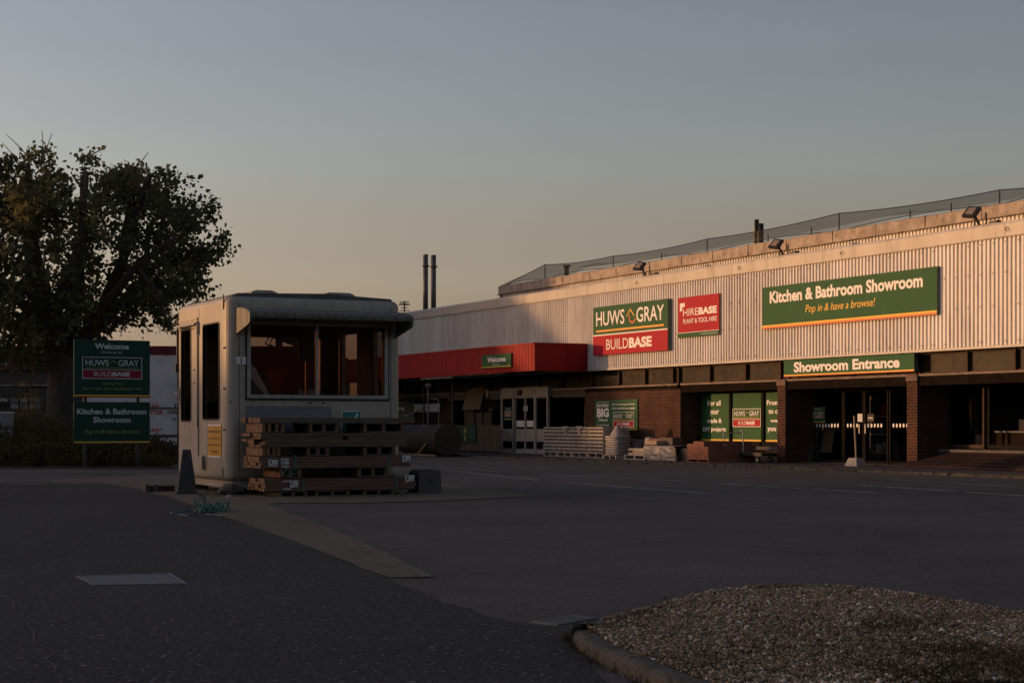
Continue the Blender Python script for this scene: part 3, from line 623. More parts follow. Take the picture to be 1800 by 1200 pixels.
for (p0, p1), ws in zip(gw, words):
    a, b = sx(p0, wy), sx(p1, wy)
    k = MB(); k.box(a-.09, a, wy-.06, wy+.08, zsill, zb+.02); k.box(a, b, wy-.06, wy+.08, zsill, za-.01); fr = part(k, 'window', 'frame_dark')
    k = MB(); k.box(a, b, wy, wy+.02, za, zb); v = k.build('green_film', 'green', fr)
    k = MB(); k.box(a, b, wy-.004, wy-.001, za, za+.05); k.build('yellow_stripe', 'yellow', fr)
    if ws:
        k = MB()
        for tx, q0, q1, t0, t1 in ws: k.text(tx, sx(q0, wy), sx(q1, wy), sz(q0, t1, wy), sz(q0, t0, wy), wy-.004, .03)
        k.build('lettering', 'white', fr)
    else: logo(fr, sx(1289, wy), sx(1337, wy), sz(1310, 749, wy), sz(1310, 719, wy), wy)
# bay with the entrance doors
dy = .95; x0, x1 = P2b, P1a+.6; zt = 2.03
def glazed(name, a, b, z0, z1, y, m='frame_dark', f=.05, parent=B, glass=True):
    k = MB(); k.box(a, a+f, y-.04, y+.04, z0, z1); k.box(b-f, b, y-.04, y+.04, z0, z1); k.box(a+f, b-f, y-.04, y+.04, z1-f, z1); k.box(a+f, b-f, y-.04, y+.04, z0, z0+f*1.6)
    o = k.build(name, m, parent)
    if glass: k = MB(); k.box(a+f, b-f, y-.006, y+.006, z0+f*1.6, z1-f); k.build('pane', 'glass', o)
    return o
dots = []
for nm, p0, p1 in (('window', 1421, 1484), ('door', 1485, 1520), ('door', 1521, 1563), ('window', 1565, 1640)):
    a, b = sx(p0, dy), sx(p1, dy); o = glazed(nm, a, b, .04, zt, dy)
    if nm == 'door':
        k = MB(); hx = b-.13 if p0 == 1485 else a+.10; k.box(hx, hx+.03, dy-.10, dy-.07, .85, 1.10); k.box(hx, hx+.03, dy-.07, dy-.03, .86, .88); k.box(hx, hx+.03, dy-.07, dy-.03, 1.07, 1.09); k.build('handle', 'alu', o)
        k = MB(); q0, q1 = (1508, 1519) if p0 == 1485 else (1525, 1537); k.box(sx(q0, dy), sx(q1, dy), dy-.012, dy-.008, sz(q0, 741, dy), sz(q0, 727, dy))
        k.build('door_notice', 'paper' if p0 == 1485 else 'stucco', o)
        if p0 != 1485: k = MB(); k.text('PULL', sx(1527, dy), sx(1535.5, dy), sz(1530, 736, dy), sz(1530, 732.5, dy), dy-.014, .03); k.build('lettering', 'white', o)
    k = MB(); z = sz(p0, 747.5, dy); nd = int((b-a-.2)/.135)
    for i in range(nd):
        cx = a+.12+.135*i+.02
        if nm == 'window' and p0 == 1421 and i < 1: continue
        k.add([(cx+.035*math.cos(t*math.pi/6), dy-.010, z+.055*math.sin(t*math.pi/6)) for t in range(12)], [tuple(range(12))])
    k.build('dots', 'white', o)
k = MB(); k.box(x0, x1, dy-.06, dy+.1, zt, 2.3); part(k, 'door_head', 'frame_dark')
k = MB(); k.box(x0, x1, dy-.3, dy+.1, .03, .045); part(k, 'threshold', 'concrete')
# bay at the right
wy3 = 1.02; zs = sz(1700, 790, wy3-.1); zt3 = sz(1700, 675, wy3)
for p0, p1 in ((1654, 1732), (1738, 1816), (1822, 1900)):
    o = glazed('window', sx(p0, wy3), sx(p1, wy3), zs+.03, zt3, wy3, 'frame_brown' if p0 == 1654 else 'frame_dark', .06)
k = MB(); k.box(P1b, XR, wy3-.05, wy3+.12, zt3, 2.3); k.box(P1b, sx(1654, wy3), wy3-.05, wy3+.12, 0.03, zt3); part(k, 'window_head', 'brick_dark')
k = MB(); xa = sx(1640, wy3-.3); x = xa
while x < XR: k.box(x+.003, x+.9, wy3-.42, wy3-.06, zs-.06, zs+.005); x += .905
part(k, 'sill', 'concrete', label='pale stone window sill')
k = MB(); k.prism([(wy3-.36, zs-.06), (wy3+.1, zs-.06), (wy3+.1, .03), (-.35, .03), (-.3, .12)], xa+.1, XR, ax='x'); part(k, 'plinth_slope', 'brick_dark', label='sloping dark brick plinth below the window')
# rooms behind the glass
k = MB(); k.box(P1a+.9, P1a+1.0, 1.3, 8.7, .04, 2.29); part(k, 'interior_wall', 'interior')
# entrance porch
pz = sz(900, 683); px0, px1 = sx(882), sx(965)
def pxs(p): return sx(p)
po = MB(); po.box(px0, px1, -.05, 1.5, pz-.03, pz+.03); po.box(px0, px1, -.045, .03, pz-.30, pz-.23)
for p in (882, 903, 941, 963.5): a = sx(p); po.box(a, a+.075, -.05, .04, .03, pz-.03)
po.box(px1-.07, px1, 1.43, 1.5, .03, pz-.03); po.box(px0, px0+.07, 1.43, 1.5, .03, pz-.03); po.box(px1-.06, px1-.01, .04, 1.43, pz-.30, pz-.03)
porch = part(po, 'porch', 'porch')
k = MB()
for a, b in ((882, 903), (903, 941), (941, 963.5)): k.box(sx(a)+.075, sx(b), -.02, .0, pz-.23, pz-.03)
k.build('header_panel', 'porch', porch)
zr0, zr1, zr2 = sz(900, 775), sz(900, 753.5), .03+.18
for nm, a, b in (('side_light', 882, 903), ('door', 906.5, 924.5), ('door', 924.5, 941), ('side_light', 941, 963.5)):
    A, Bx = sx(a)+.078, sx(b)-.003
    if nm == 'door': A, Bx = sx(a), sx(b)-.004
    o = glazed(nm, A, Bx, .04, pz-.31, 0.0, 'porch', .045, B)
    k = MB(); k.box(A+.045, Bx-.045, -.02, .02, zr0, zr1); k.box(A+.045, Bx-.045, -.02, .02, .11, zr2); k.build('kick_panel', 'porch', o)
    if nm == 'door':
        k = MB(); k.box(A+.10, Bx-.12, -.014, -.010, sz(a, 750, 0), sz(a, 739, 0)); c0 = Bx-.16 if a < 910 else A+.05; k.box(c0, c0+.10, -.014, -.010, sz(a, 722, 0), sz(a, 713, 0)); k.build('door_notice', 'paper', o)
k = MB(); k.box(px1-.04, px1-.03, .05, 1.42, .3, pz-.31); k.build('side_pane', 'glass', porch)
k = MB(); k.box(px1-.06, px1-.0, .04, 1.43, .03, .30); k.build('kick_panel', 'porch', porch)
k = MB(); k.box(px1-.005, s0+.5, 1.44, 1.6, pz-.34, pz+.02); part(k, 'fascia_panel', 'stucco')
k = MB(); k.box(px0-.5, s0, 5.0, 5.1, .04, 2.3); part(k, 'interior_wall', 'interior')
for a, b in ((sx(968, 1.5), sx(1004, 1.5)), (sx(1004, 1.5), sx(1030, 1.5)+.4)): glazed('window', a, b, .25, pz-.34, 1.52, 'frame_dark', .05)
k = MB(); k.box(sx(905)+.4, sx(905)+.62, -.12, -.04, pz-.26, pz-.06); k.build('door_sensor', 'wood_dark', porch)
M['lamp'] = mat('lit lamp disc', (.8, .78, .7), None); M['lamp'].node_tree.nodes['Principled BSDF'].inputs['Emission Color'].default_value = (1, .9, .72, 1); M['lamp'].node_tree.nodes['Principled BSDF'].inputs['Emission Strength'].default_value = 1.3
for px in (984, 999):
    q = hF(1, 2.6, px, 696); k = MB(); k.tube([(q.x, 2.6, q.z), (q.x, 2.6, q.z+.03)], .09, 14); lp_ = part(k, 'ceiling_lamp', 'lamp')
    k = MB(); k.tube([(q.x, 2.6, q.z+.03), (q.x, 2.6, 2.6)], .03, 6); k.build('lamp_stem', 'black', lp_)
# canopy
cz0, cz1 = 2.86, 3.79; cyf = -2.03; cx1 = sx(1035)
cn = MB(); corrugate(cn, XL-1, cx1-.02, cz0, cz1-.06, .23, .012, cyf+.012, .42, .06)
cn.box(XL-1, cx1-.02, cyf+.014, cyf+.08, cz0+.01, cz1-.06)
cn.box(cx1-.08, cx1, cyf+.0, -.04, cz0, cz1-.02)
cn.box(XL-1, cx1, cyf-.03, cyf+.1, cz1-.06, cz1); cn.box(cx1-.09, cx1+.01, cyf+.1, -.04, cz1-.05, cz1-.001)
cno = part(cn, 'canopy', 'red')
k = MB(); k.box(XL-1, cx1-.08, cyf+.09, -.07, cz0+.3, cz0+.36); k.build('canopy_roof', 'roof', cno)
k = MB(); k.box(XL-1, cx1-.09, cyf+.09, -.07, cz0+.06, cz0+.10); k.build('soffit', 'stucco', cno)
k = MB(); k.box(sx(735, cyf), sx(790, cyf), cyf+.10, cyf+.5, cz0-.07, cz0+.05); k.box(sx(792, cyf), sx(880, cyf), cyf+.12, cyf+.2, cz0-.03, cz0+.03); k.build('gutter', 'alu', cno)
for p in (745, 796):
    k = MB(); a = sx(p, -.4); k.tube([(a, -.4, .03), (a, -.4, cz0+.06)], .045, 8); k.build('canopy_post', 'black', cno)
# flues and roof furniture
def flue(px, ytop, ybot, y, r, m, yellow=False, collar=True):
    a = hF(1, y, px, ytop); b = hF(1, y, px, ybot); k = MB(); k.tube([(a.x, y, min(b.z, 5.6)), (a.x, y, a.z)], r, 14); o = part(k, 'flue', m, smooth=True)
    if collar: k = MB(); zc = a.z-.55; k.tube([(a.x, y, zc-.05), (a.x, y, zc), (a.x, y, zc+.04)], [r, r*1.55, r*1.55], 14); k.tube([(a.x, y, a.z-.02), (a.x, y, a.z+.02)], r*1.06, 14); k.build('collar', m, o)
    if yellow: k = MB(); k.tube([(a.x-r*.95, y-r*.5, utop+.05), (a.x-r*.95, y-r*.5, a.z-.22)], .028, 6); k.build('yellow_strip', 'chimyellow', o)  # yellow strip up the left side of the pipe
    return o
flue(748, 448, 545, 5.5, .125, 'steel'); flue(762, 449, 545, 5.5, .125, 'steel')
flue(1330, 386, 432, 2.2, .07, 'black', True, False); flue(1337.5, 393, 432, 2.2, .085, 'black', True, False)
k = MB(); q = hF(1, 3.0, 996, 466); k.tube([(q.x, 3, 5.7), (q.x, 3, q.z-.05)], .09, 10); k.tube([(q.x, 3, q.z-.06), (q.x, 3, q.z)], .16, 10); part(k, 'vent_pipe', 'black')
print('flue tops', hF(1, 5.5, 748, 448).z, hF(1, 2.2, 1330, 386).z)

# bird netting on the roof
net = thing('bird_netting', 'grey bird net hung on thin posts over the upper roof edge', 'netting', F.w(0, UY, utop-.0), F.a, None)
ny = .25; posts = [(885, 503, 0), (958, 465, 1), (1078, 450, 1), (1243, 420, 1), (1475, 375, 1), (1757, 334, 1), (1990, 300, 1)]
pp = [hF(1, UY+ny, px, py) for px, py, _ in posts]
for (px, py, f), q in zip(posts, pp):
    if f: k = MB(); k.tube([(q.x, ny, -.05), (q.x, ny, q.z-utop)], .022, 6); k.build('post', 'blackmetal', net)
for q in (1163, 1426, 1672, 1350, 1600): h = hF(1, UY+.1, q, 400); k = MB(); k.tube([(h.x, .1, -.05), (h.x, .1, .26)], .02, 6); k.build('post', 'blackmetal', net)
m0 = 14; k = MB(); ln = MB(); N = []
for i in range(len(pp)-1):
    a, b = pp[i], pp[i+1]
    for j in range(m0+(i == len(pp)-2)):
        u = j/m0; x = a.x+(b.x-a.x)*u; sag = 4*u*(1-u)*.07*(i > 0); zt_ = a.z+(b.z-a.z)*u-utop-sag
        col = []
        for v in range(6):
            vv = v/5; col.append((x, ny+vv*2.2, zt_+.0-(.25*math.sin(vv*math.pi))*min(1, zt_) + (.15*vv)))
        front = [(x, ny-.02-.3*(1-math.sin(vv/3*math.pi/2)), zt_*(1-vv/3)+.02+(.12*(4*u*(1-u)))*(vv/3)) for vv in (1, 2, 3)]
        N.append(front[::-1]+col)
    top = []
for i in range(len(N)-1):
    a, b = N[i], N[i+1]
    for j in range(len(a)-1): k.add([a[j], b[j], b[j+1], a[j+1]], [(0, 1, 2, 3)])
k.build('net', 'net', net)
tp = [n_[3] for n_ in N]; lw = [n_[0] for n_ in N]
k = MB(); k.tube(tp, .014, 5); k.build('top_cable', 'black', net); k = MB(); k.tube(lw, .012, 5); k.build('lower_cable', 'black', net)

# floodlights on the capping
for i, (px, py, lb) in enumerate(((1135, 474, 'black square floodlight on the capping above the green and red logo sign'), (1376, 436, 'black square floodlight above the left end of the kitchen showroom sign'), (1721, 384, 'black square floodlight nearest the right edge of the photograph'))):
    q = hF(1, .0, px, py); o = thing('floodlight', lb, 'floodlight', F.w(q.x, .02, 5.77), F.a, 'floodlights along the roof edge'); hgt = .30
    m = Matrix.Translation((0, -.25, hgt)) @ Matrix.Rotation(R(-42), 4, 'X') @ Matrix.Rotation(R(12), 4, 'Z')
    k = MB(); k.box(-.18, .18, -.03, .05, -.16, .16, m=m); k.build('housing', 'black', o, bevel=.01)
    k = MB(); k.box(-.11, .11, -.045, -.031, -.10, .10, m=m); k.build('lens', 'lens', o)
    k = MB(); k.box(-.21, -.185, .0, .03, 0, .28); k.box(.185, .21, .0, .03, 0, .28); k.box(-.21, .21, -.02, .06, -.02, .02); k.bar((0, 0, 0), (0, -.22, hgt), .05, .04); k.build('bracket', 'black', o)
    k = MB(); k.box(.35, .62, -.05, .1, -.01, .06); k.build('junction_box', 'black', o)

# ------------------------------------------------------------------ signs on the building
def board(name, label, fr, y, px0, px1, ytl, ybl, m='green', depth=.08, group=None, edge='sign_edge', stripe=None, cat='sign'):
    a = fr.hit(1, y, px0, ytl); b = fr.hit(1, y, px1, HZ); c = fr.hit(1, y, px0, ybl)
    o = thing(name, label, cat, fr.w(a.x, y, c.z), fr.a, group); W, H = b.x-a.x, a.z-c.z
    k = MB(); k.box(0, W, .004, depth, 0, H); k.build('box', edge, o)
    k = MB(); k.box(.0, W, -.001, .0035, 0, H); k.build('face', m, o)
    return o, W, H
def lines(o, W, H, items, m, y=-.006):
    k = MB()
    for t in items: k.text(t[0], W*t[1], W*t[2], H*t[3], H*t[4], y, *(t[5:]))
    return k.build('lettering', m, o)
def stripes(o, W, y0, h, ym='yellow', om='orange'):
    k = MB(); k.box(0, W, -.006, -.002, y0+h, y0+2*h); k.build('yellow_stripe', ym, o)
    if om: k = MB(); k.box(0, W, -.006, -.002, y0, y0+h); k.build('red_stripe', om, o)
o, W, H = board('wall_sign', 'large green and red box sign reading HUWS GRAY BUILDBASE on the white cladding', F, -.17, 1043, 1174, 541, 625, 'green', .13); print('logo sign', W, H)
logo(o, 0, W, 0, H, -.004, border=False, hook=True)
o, W, H = board('wall_sign', 'square red sign reading HIREBASE PLANT & TOOL HIRE', F, -.09, 1192, 1264, 524, 594, 'signred', .05)
k = MB(); k.box(0, W, -.006, -.002, 0, H*.11); k.build('green_band', 'green', o)
k = MB(); k.box(0, W, -.007, -.002, H*.11, H*.122); k.box(W*.05, W*.17, -.006, -.002, H*.76, H*.86); k.box(W*.05, W*.105, -.006, -.002, H*.66, H*.76)
k.text('HIRE', W*.13, W*.5, H*.53, H*.71, -.006, 0); k.text('BASE', W*.51, W*.95, H*.53, H*.71, -.006, .05); k.text('PLANT & TOOL HIRE', W*.13, W*.95, H*.34, H*.46, -.006, .01); k.text('Part of the Huws Gray Group', W*.58, W*.96, H*.035, H*.07, -.008, .02); k.build('lettering', 'white', o)
o, W, H = board('wall_sign', 'wide green sign reading Kitchen & Bathroom Showroom Pop in & have a browse!', F, -.12, 1340, 1647, 506, 579, 'green', .09); print('K&B', W, H)
lines(o, W, H, [('Kitchen & Bathroom Showroom', .05, .93, .60, .89, .034)], 'white'); lines(o, W, H, [('Pop in & have a browse!', .275, .68, .25, .48, .004, .25)], 'yellow'); stripes(o, W, .0, H*.045)
o, W, H = board('fascia_sign', 'green sign reading Showroom Entrance fixed over the dark showroom doors', F, -.03, 1378, 1607, 634, 662, 'green', .12)
a = F.hit(1, -.03, 1378, 632); c = F.hit(1, -.03, 1378, 663)
lines(o, W, H, [('Showroom Entrance', .085, .90, .24, .88, .036)], 'white'); stripes(o, W, 0, H*.055)
o, W, H = board('wall_sign', 'small green Welcome sign on the red canopy', F, cyf-.06, 847, 898, 624.5, 648, 'green', .05)
lines(o, W, H, [('Welcome', .2, .82, .42, .82, .03), ('Come on in!', .37, .62, .2, .31, .01, .2)], 'white'); stripes(o, W, 0, H*.06, 'yellow', None)
o, W, H = board('wall_sign', 'green banner reading Stand Back BIG Changes on the brick wall', F, -.06, 1046, 1120.5, 703, 756, 'green', .03)
lines(o, W, H, [('Stand Back', .04, .34, .77, .89, .02, .1), ('BIG', .05, .34, .43, .73, .05), ('Changes', .08, .31, .27, .40, .02, .1), ('Coming Through', .05, .34, .13, .21, .015, .1), ("We're improving your branch.", .41, .95, .80, .88, .015), ('Ask in branch for more details.', .41, .95, .68, .76, .015)], 'white')
k = MB(); k.box(W*.05, W*.34, -.006, -.002, H*.92, H*.93); k.box(W*.05, W*.34, -.006, -.002, H*.09, H*.10); k.build('white_rule', 'white', o)
logo(o, W*.45, W*.92, H*.12, H*.58, -.003, gm='green'); stripes(o, W, 0, H*.03, 'yellow', None)
o, W, H = board('door_sign', 'small green sign on the dark glass left of the showroom doors', F, dy-.07, 1425, 1450, 715, 743, 'green', .01)
lines(o, W, H, [('Welcome', .28, .70, .84, .92, .02)], 'white'); logo(o, W*.12, W*.85, H*.32, H*.68, -.003); stripes(o, W, 0, H*.035, 'yellow', None)
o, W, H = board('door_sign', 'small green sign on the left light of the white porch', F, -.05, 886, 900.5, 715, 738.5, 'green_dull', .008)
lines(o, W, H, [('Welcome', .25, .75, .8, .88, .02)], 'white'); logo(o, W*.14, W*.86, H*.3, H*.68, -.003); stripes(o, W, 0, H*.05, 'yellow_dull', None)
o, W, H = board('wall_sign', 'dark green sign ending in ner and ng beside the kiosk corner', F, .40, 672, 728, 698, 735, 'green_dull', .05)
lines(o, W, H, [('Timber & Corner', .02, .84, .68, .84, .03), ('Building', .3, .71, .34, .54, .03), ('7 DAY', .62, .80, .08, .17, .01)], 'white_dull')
o, W, H = board('blank_panel', 'blank pale rectangular panel on the dark wall behind the tank', F, .40, 728, 773, 710, 724, 'white_dull', .05, cat='panel')


# ------------------------------------------------------------------ the kiosk
h = K.hit
kx1 = h(1, 0, 706, 700).x; kd = 2.9; kz0 = .21; kz1 = h(1, 0, 405, 519).z
print('kiosk', kx1, kz1)
KT = thing('kiosk', 'grimy cream moulded gatehouse kiosk with a hooded front window', 'kiosk', K.o, K.a)
def rbox(x0, x1, y0, y1, z0, z1, r, rt, seg=6):
    b = bmesh.new(); bmesh.ops.create_cube(b, size=1)
    for v in b.verts: v.co = Vector((x0+(v.co.x+.5)*(x1-x0), y0+(v.co.y+.5)*(y1-y0), z0+(v.co.z+.5)*(z1-z0)))
    ve = [e for e in b.edges if abs(e.verts[0].co.z-e.verts[1].co.z) > .1]
    bmesh.ops.bevel(b, geom=ve, offset=r, segments=seg, affect='EDGES', profile=.5)
    if rt:
        he = [e for e in b.edges if abs(e.verts[0].co.z-e.verts[1].co.z) < .001 and any(abs(f.normal.z) > .9 for f in e.link_faces)]
        bmesh.ops.bevel(b, geom=he, offset=rt, segments=4, affect='EDGES', profile=.5)
    return b
def bm_obj(b, name, m, parent=None, smooth=False):
    me = bpy.data.meshes.new(name); b.to_mesh(me); b.free(); me.materials.append(M[m]); o = bpy.data.objects.new(name, me); C.objects.link(o); o.parent = parent
    if smooth: me.polygons.foreach_set('use_smooth', [True]*len(me.polygons))
    return o
body = bm_obj(rbox(0, kx1, 0, kd, kz0, kz1, .17, .11), 'body', 'shell')
T = .07
cuts = bm_obj(rbox(T, kx1-T, T, kd-T, kz0+.12, kz1-.14, .12, 0), 'cut', 'shell'); boolean(body, cuts)
def cutbox(x0, x1, y0, y1, z0, z1, r=0, axis=None):
    b = bmesh.new(); bmesh.ops.create_cube(b, size=1)
    for v in b.verts: v.co = Vector((x0+(v.co.x+.5)*(x1-x0), y0+(v.co.y+.5)*(y1-y0), z0+(v.co.z+.5)*(z1-z0)))
    if r:
        ee = [e for e in b.edges if abs((e.verts[0].co-e.verts[1].co)[axis]) > .001]
        bmesh.ops.bevel(b, geom=ee, offset=r, segments=4, affect='EDGES', profile=.5)
    boolean(body, bm_obj(b, 'cut', 'shell'))
# openings: front, side windows, right wall windows, back window
a = h(1, 0, 436, 566); c = h(1, 0, 679, 699); FW = (a.x, c.x, c.z, a.z); cutbox(FW[0], FW[1], -.2, .2, FW[2], FW[3])
a = h(0, 0, 357, 571); c = h(0, 0, 386, 737); SW = (c.y, a.y, c.z, a.z); cutbox(-.2, .2, SW[0], SW[1], SW[2], SW[3], .06, 0)
a = h(0, 0, 319, 577); c = h(0, 0, 336, 740); DW = (c.y, a.y, c.z, a.z); cutbox(-.2, .2, DW[0], DW[1], DW[2], DW[3], .06, 0)
print('side windows', SW, DW, 'front', FW)
xi = kx1-T
RW = []
for p0, p1, t, b_ in ((601, 631, 589, 703), (657, 675, 583, 705)):
    a = h(0, xi, p0, t); c = h(0, xi, p1, b_); RW.append((c.y, a.y, FW[2]+.05, a.z)); cutbox(xi-.2, kx1+.2, c.y, a.y, FW[2]+.05, a.z)
yb = kd-T; a = h(1, yb, 438, 592); c = h(1, yb, 562, 706); BW = (a.x, c.x, c.z, a.z); cutbox(BW[0], BW[1], yb-.2, kd+.2, BW[2], BW[3])
body.parent = KT
for p in body.data.polygons: p.use_smooth = False
# lining
li = MB(); e = .004; y0_, y1_ = T+.02, kd-T-.006; zf = kz0+.13; zc = kz1-.16
li.box(T+.05, kx1-T-.05, T+.05, kd-T-.05, zf, zf+.03); li.box(T+.05, kx1-T-.05, T+.05, kd-T-.05, zc-.03, zc)
li.box(BW[1]+.01, kx1-T-.05, yb-.03, yb-.006, zf, zc-.03); li.box(T+.05, kx1-T-.05, yb-.03, yb-.006, BW[3]+.01, zc-.03); li.box(T+.05, kx1-T-.05, yb-.03, yb-.006, zf+.03, BW[2]-.01)
li.box(xi-.03, xi-.006, T+.06, RW[1][0]-.01, zf+.03, zc-.03); li.box(xi-.03, xi-.006, RW[1][1]+.01, RW[0][0]-.01, zf+.03, zc-.03); li.box(xi-.03, xi-.006, RW[0][1]+.01, yb-.04, zf+.03, zc-.03)
li.box(xi-.03, xi-.006, T+.06, yb-.04, zf+.03, RW[0][2]-.01); li.box(xi-.03, xi-.006, T+.06, yb-.04, max(RW[0][3], RW[1][3])+.01, zc-.031)
li.box(T+.05, kx1-T-.05, T+.006, T+.03, zf+.03, FW[2]-.02); li.box(T+.05, kx1-T-.05, T+.006, T+.03, FW[3]+.01, zc-.032)
part(li, 'lining', 'wood_in', KT)
lr = MB()
for r in RW: lr.box(xi-.045, xi-.004, r[0]-.05, r[0]-.012, zf+.04, r[3]+.05); 
lr.box(xi-.6, xi-.57, yb-.07, yb-.032, zf+.04, FW[3]-.35); lr.box(xi-.045, xi-.004, RW[0][1]+.015, RW[0][1]+.04, zf+.04, RW[0][3]+.03)
part(lr, 'sunlit_edges', 'sunlit_edge', KT)  # frame edges given the orange of sunlight as their own colour
ct = MB(); ct.box(T+.08, kx1-T-.08, T+.06, T+.5, FW[2]-.1, FW[2]-.06); part(ct, 'counter', 'wood_in', KT)
# front window
fm = MB(); f = .035; x0, x1, z0, z1 = FW
fm.box(x0-.02, x0+f, -.03, .05, z0-.02, z1+.02); fm.box(x1-f, x1+.02, -.03, .05, z0-.02, z1+.02); fm.box(x0+f, x1-f, -.03, .05, z1-f, z1+.02); fm.box(x0+f, x1-f, -.035, .05, z0-.02, z0+f)
xm = h(1, 0, 557, 640).x; fm.box(xm-.02, xm+.02, -.022, .04, z0+f, z1-f)
fw = part(fm, 'front_window', 'alu', KT); k = MB(); k.box(x0+f, xm-.02, .0, .008, z0+f, z1-f); k.box(xm+.02, x1-f, .012, .02, z0+f, z1-f); k.build('pane', 'kiosk_glass', fw)
k = MB(); k.box(x0-.05, x1+.05, -.012, .0, z0-.055, z0-.022); k.box(x0-.045, x0-.022, -.010, .0, z0-.02, z1+.02); k.box(x1+.022, x1+.045, -.010, .0, z0-.02, z1+.02); k.build('rubber_seal', 'black', fw)
def side_win(nm, q, parent=KT):
    k = MB(); 
    pr = []; a, b_, c0, d0 = q; rr = .06
    def ring(e_, x):
        o = []
        for cx_, cz_, a0 in ((b_-rr, d0-rr, 0), (a+rr, d0-rr, 90), (a+rr, c0+rr, 180), (b_-rr, c0+rr, 270)):
            for j in range(5): t = R(a0+j*22.5); o.append((x, cx_+(rr+e_)*math.cos(t), cz_+(rr+e_)*math.sin(t)))
        return o
    r = [ring(-.012, .03), ring(-.012, -.012), ring(.012, -.012), ring(.012, .0)]; vs = [v for q_ in r for v in q_]; N_ = 20
    k.add(vs, [(i*N_+j, i*N_+(j+1) % N_, (i+1)*N_+(j+1) % N_, (i+1)*N_+j) for i in range(3) for j in range(N_)])
    o = k.build(nm, 'black', parent); k = MB(); k.add(ring(-.010, .02), [tuple(range(20))]); k.build('pane', 'kiosk_glass', o); return o
side_win('side_window', SW)
# door on the side wall: raised outline, window, lever handle, hood, hinges
a = h(0, 0, 349, 550); c = h(0, 0, 314, 840); dy0, dy1 = a.y, c.y; print('door y', dy0, dy1)
k = MB(); t = .012
k.box(-.010, .0, dy0, dy0+t, kz0+.28, kz1-.42); k.box(-.010, .0, dy1-t, dy1, kz0+.28, kz1-.42); k.box(-.010, .0, dy0+t, dy1-t, kz1-.42-t, kz1-.42)
dr = part(k, 'door', 'seam', KT); dw = side_win('window', DW, dr)
k = MB(); k.box(-.02, .0, dy0+.02, dy1-.02, DW[3]+.10, DW[3]+.13); k.box(-.02, -.0, dy0+.025, dy0+.05, DW[2]-.1, DW[3]+.1)
k.build('raised_rib', 'shell', dr)
q = h(0, 0, 316, 692); k = MB(); k.box(-.018, 0, q.y-.02, q.y+.02, q.z-.16, q.z+.12); k.tube([(0, q.y, q.z), (-.07, q.y, q.z), (-.075, q.y-.16, q.z)], .011, 6); k.tube([(0, q.y, q.z-.0), (-.06, q.y, q.z), (-.06, q.y+.12, q.z+.02)], .009, 6); k.build('handle', 'alu', dr)
k = MB(); hz_ = kz1-.38; pr = [(-.09, hz_), (-.09, hz_+.015), (-.04, hz_+.05), (0, hz_+.06), (0, hz_+.045), (-.035, hz_+.03)]
k.prism(pr, dy0-.03, dy1+.02); part(k, 'door_hood', 'shell', KT); k = MB(); k.box(-.05, 0, dy0-.05, dy0-.01, hz_-.16, hz_+.04); part(k, 'hood_end', 'shell', KT)
k = MB(); q = h(0, 0, 309, 560); yy = kd-.12; k.box(-.025, -.002, yy, yy+.035, q.z-.78, q.z); k.box(-.05, .0, yy-.02, yy+.06, q.z-.92, q.z-.78); part(k, 'door_closer', 'black', KT)
# shell seams, lip, screws, streaks
k = MB()
for px in (398,): pass
y_ = h(0, 0, 350, 700).y; k.box(-.005, .003, y_-.006, y_+.0, kz0+.2, kz1-.12)
x_ = .20; k.box(x_, x_+.008, -.004, .003, kz0+.15, kz1-.12); k.box(kx1-.20, kx1-.192, -.004, .003, kz0+.15, kz1-.12)
part(k, 'panel_seam', 'seam', KT)
def stud(pts, r, m, nm='bolt'):
    for axis, a_, z_ in pts:
        k = MB()
        if axis == 'x': k.tube([(a_, -.012, z_), (a_, .002, z_)], r, 8)
        else: k.tube([(-.012, a_, z_), (.002, a_, z_)], r, 8)
        k.build(nm, m, KT)
stud([('x', h(1, 0, 545, 708).x, h(1, 0, 545, 708).z), ('x', h(1, 0, 568, 708).x, h(1, 0, 568, 708).z)], .02, 'black')
for px, py in ((394, 611), (394, 683), (342, 650), (342, 673), (394, 755)): q = h(0, 0, px, py); stud([('y', q.y, q.z)], .016, 'black')
k = MB(); q = h(0, 0, 393, 530); k.box(-.004, .0, q.y-.02, q.y+.02, q.z-.12, q.z+.12); q = h(0, 0, 392, 829); k.box(-.004, 0, q.y-.02, q.y+.015, q.z-.07, q.z+.07); part(k, 'rust_patch', 'ledge', KT)
# plinth
k = MB(); k.box(.12, kx1-.12, .09, kd-.12, .10, kz0+.03); part(k, 'plinth', 'shell', KT); 
for x_ in (.2, kx1-.5):
    for y_ in (.2, kd-.5): k = MB(); k.box(x_, x_+.22, y_, y_+.22, 0, .10); part(k, 'foot_block', 'concrete', KT)
# roof
k = MB(); k.prism([(.10, kz1-.005), (kx1-.12, kz1-.005), (kx1-.15, kz1+.035), (kx1*.55, kz1+.085), (.22, kz1+.05)], .10, kd-.10); rfk = part(k, 'roof', 'roofdark', KT)
for p0, p1, yv in ((440, 490, .55), (568, 626, .5)):
    a = h(1, yv, p0, 510); b_ = h(1, yv, p1, 510); k = MB(); k.prism([(a.x, kz1+.02), (b_.x, kz1+.02), (b_.x-.02, kz1+.11), (b_.x-.10, kz1+.145), (a.x+.10, kz1+.145), (a.x+.02, kz1+.11)], yv, yv+.6); k.build('roof_vent', 'shell', rfk, bevel=.012)
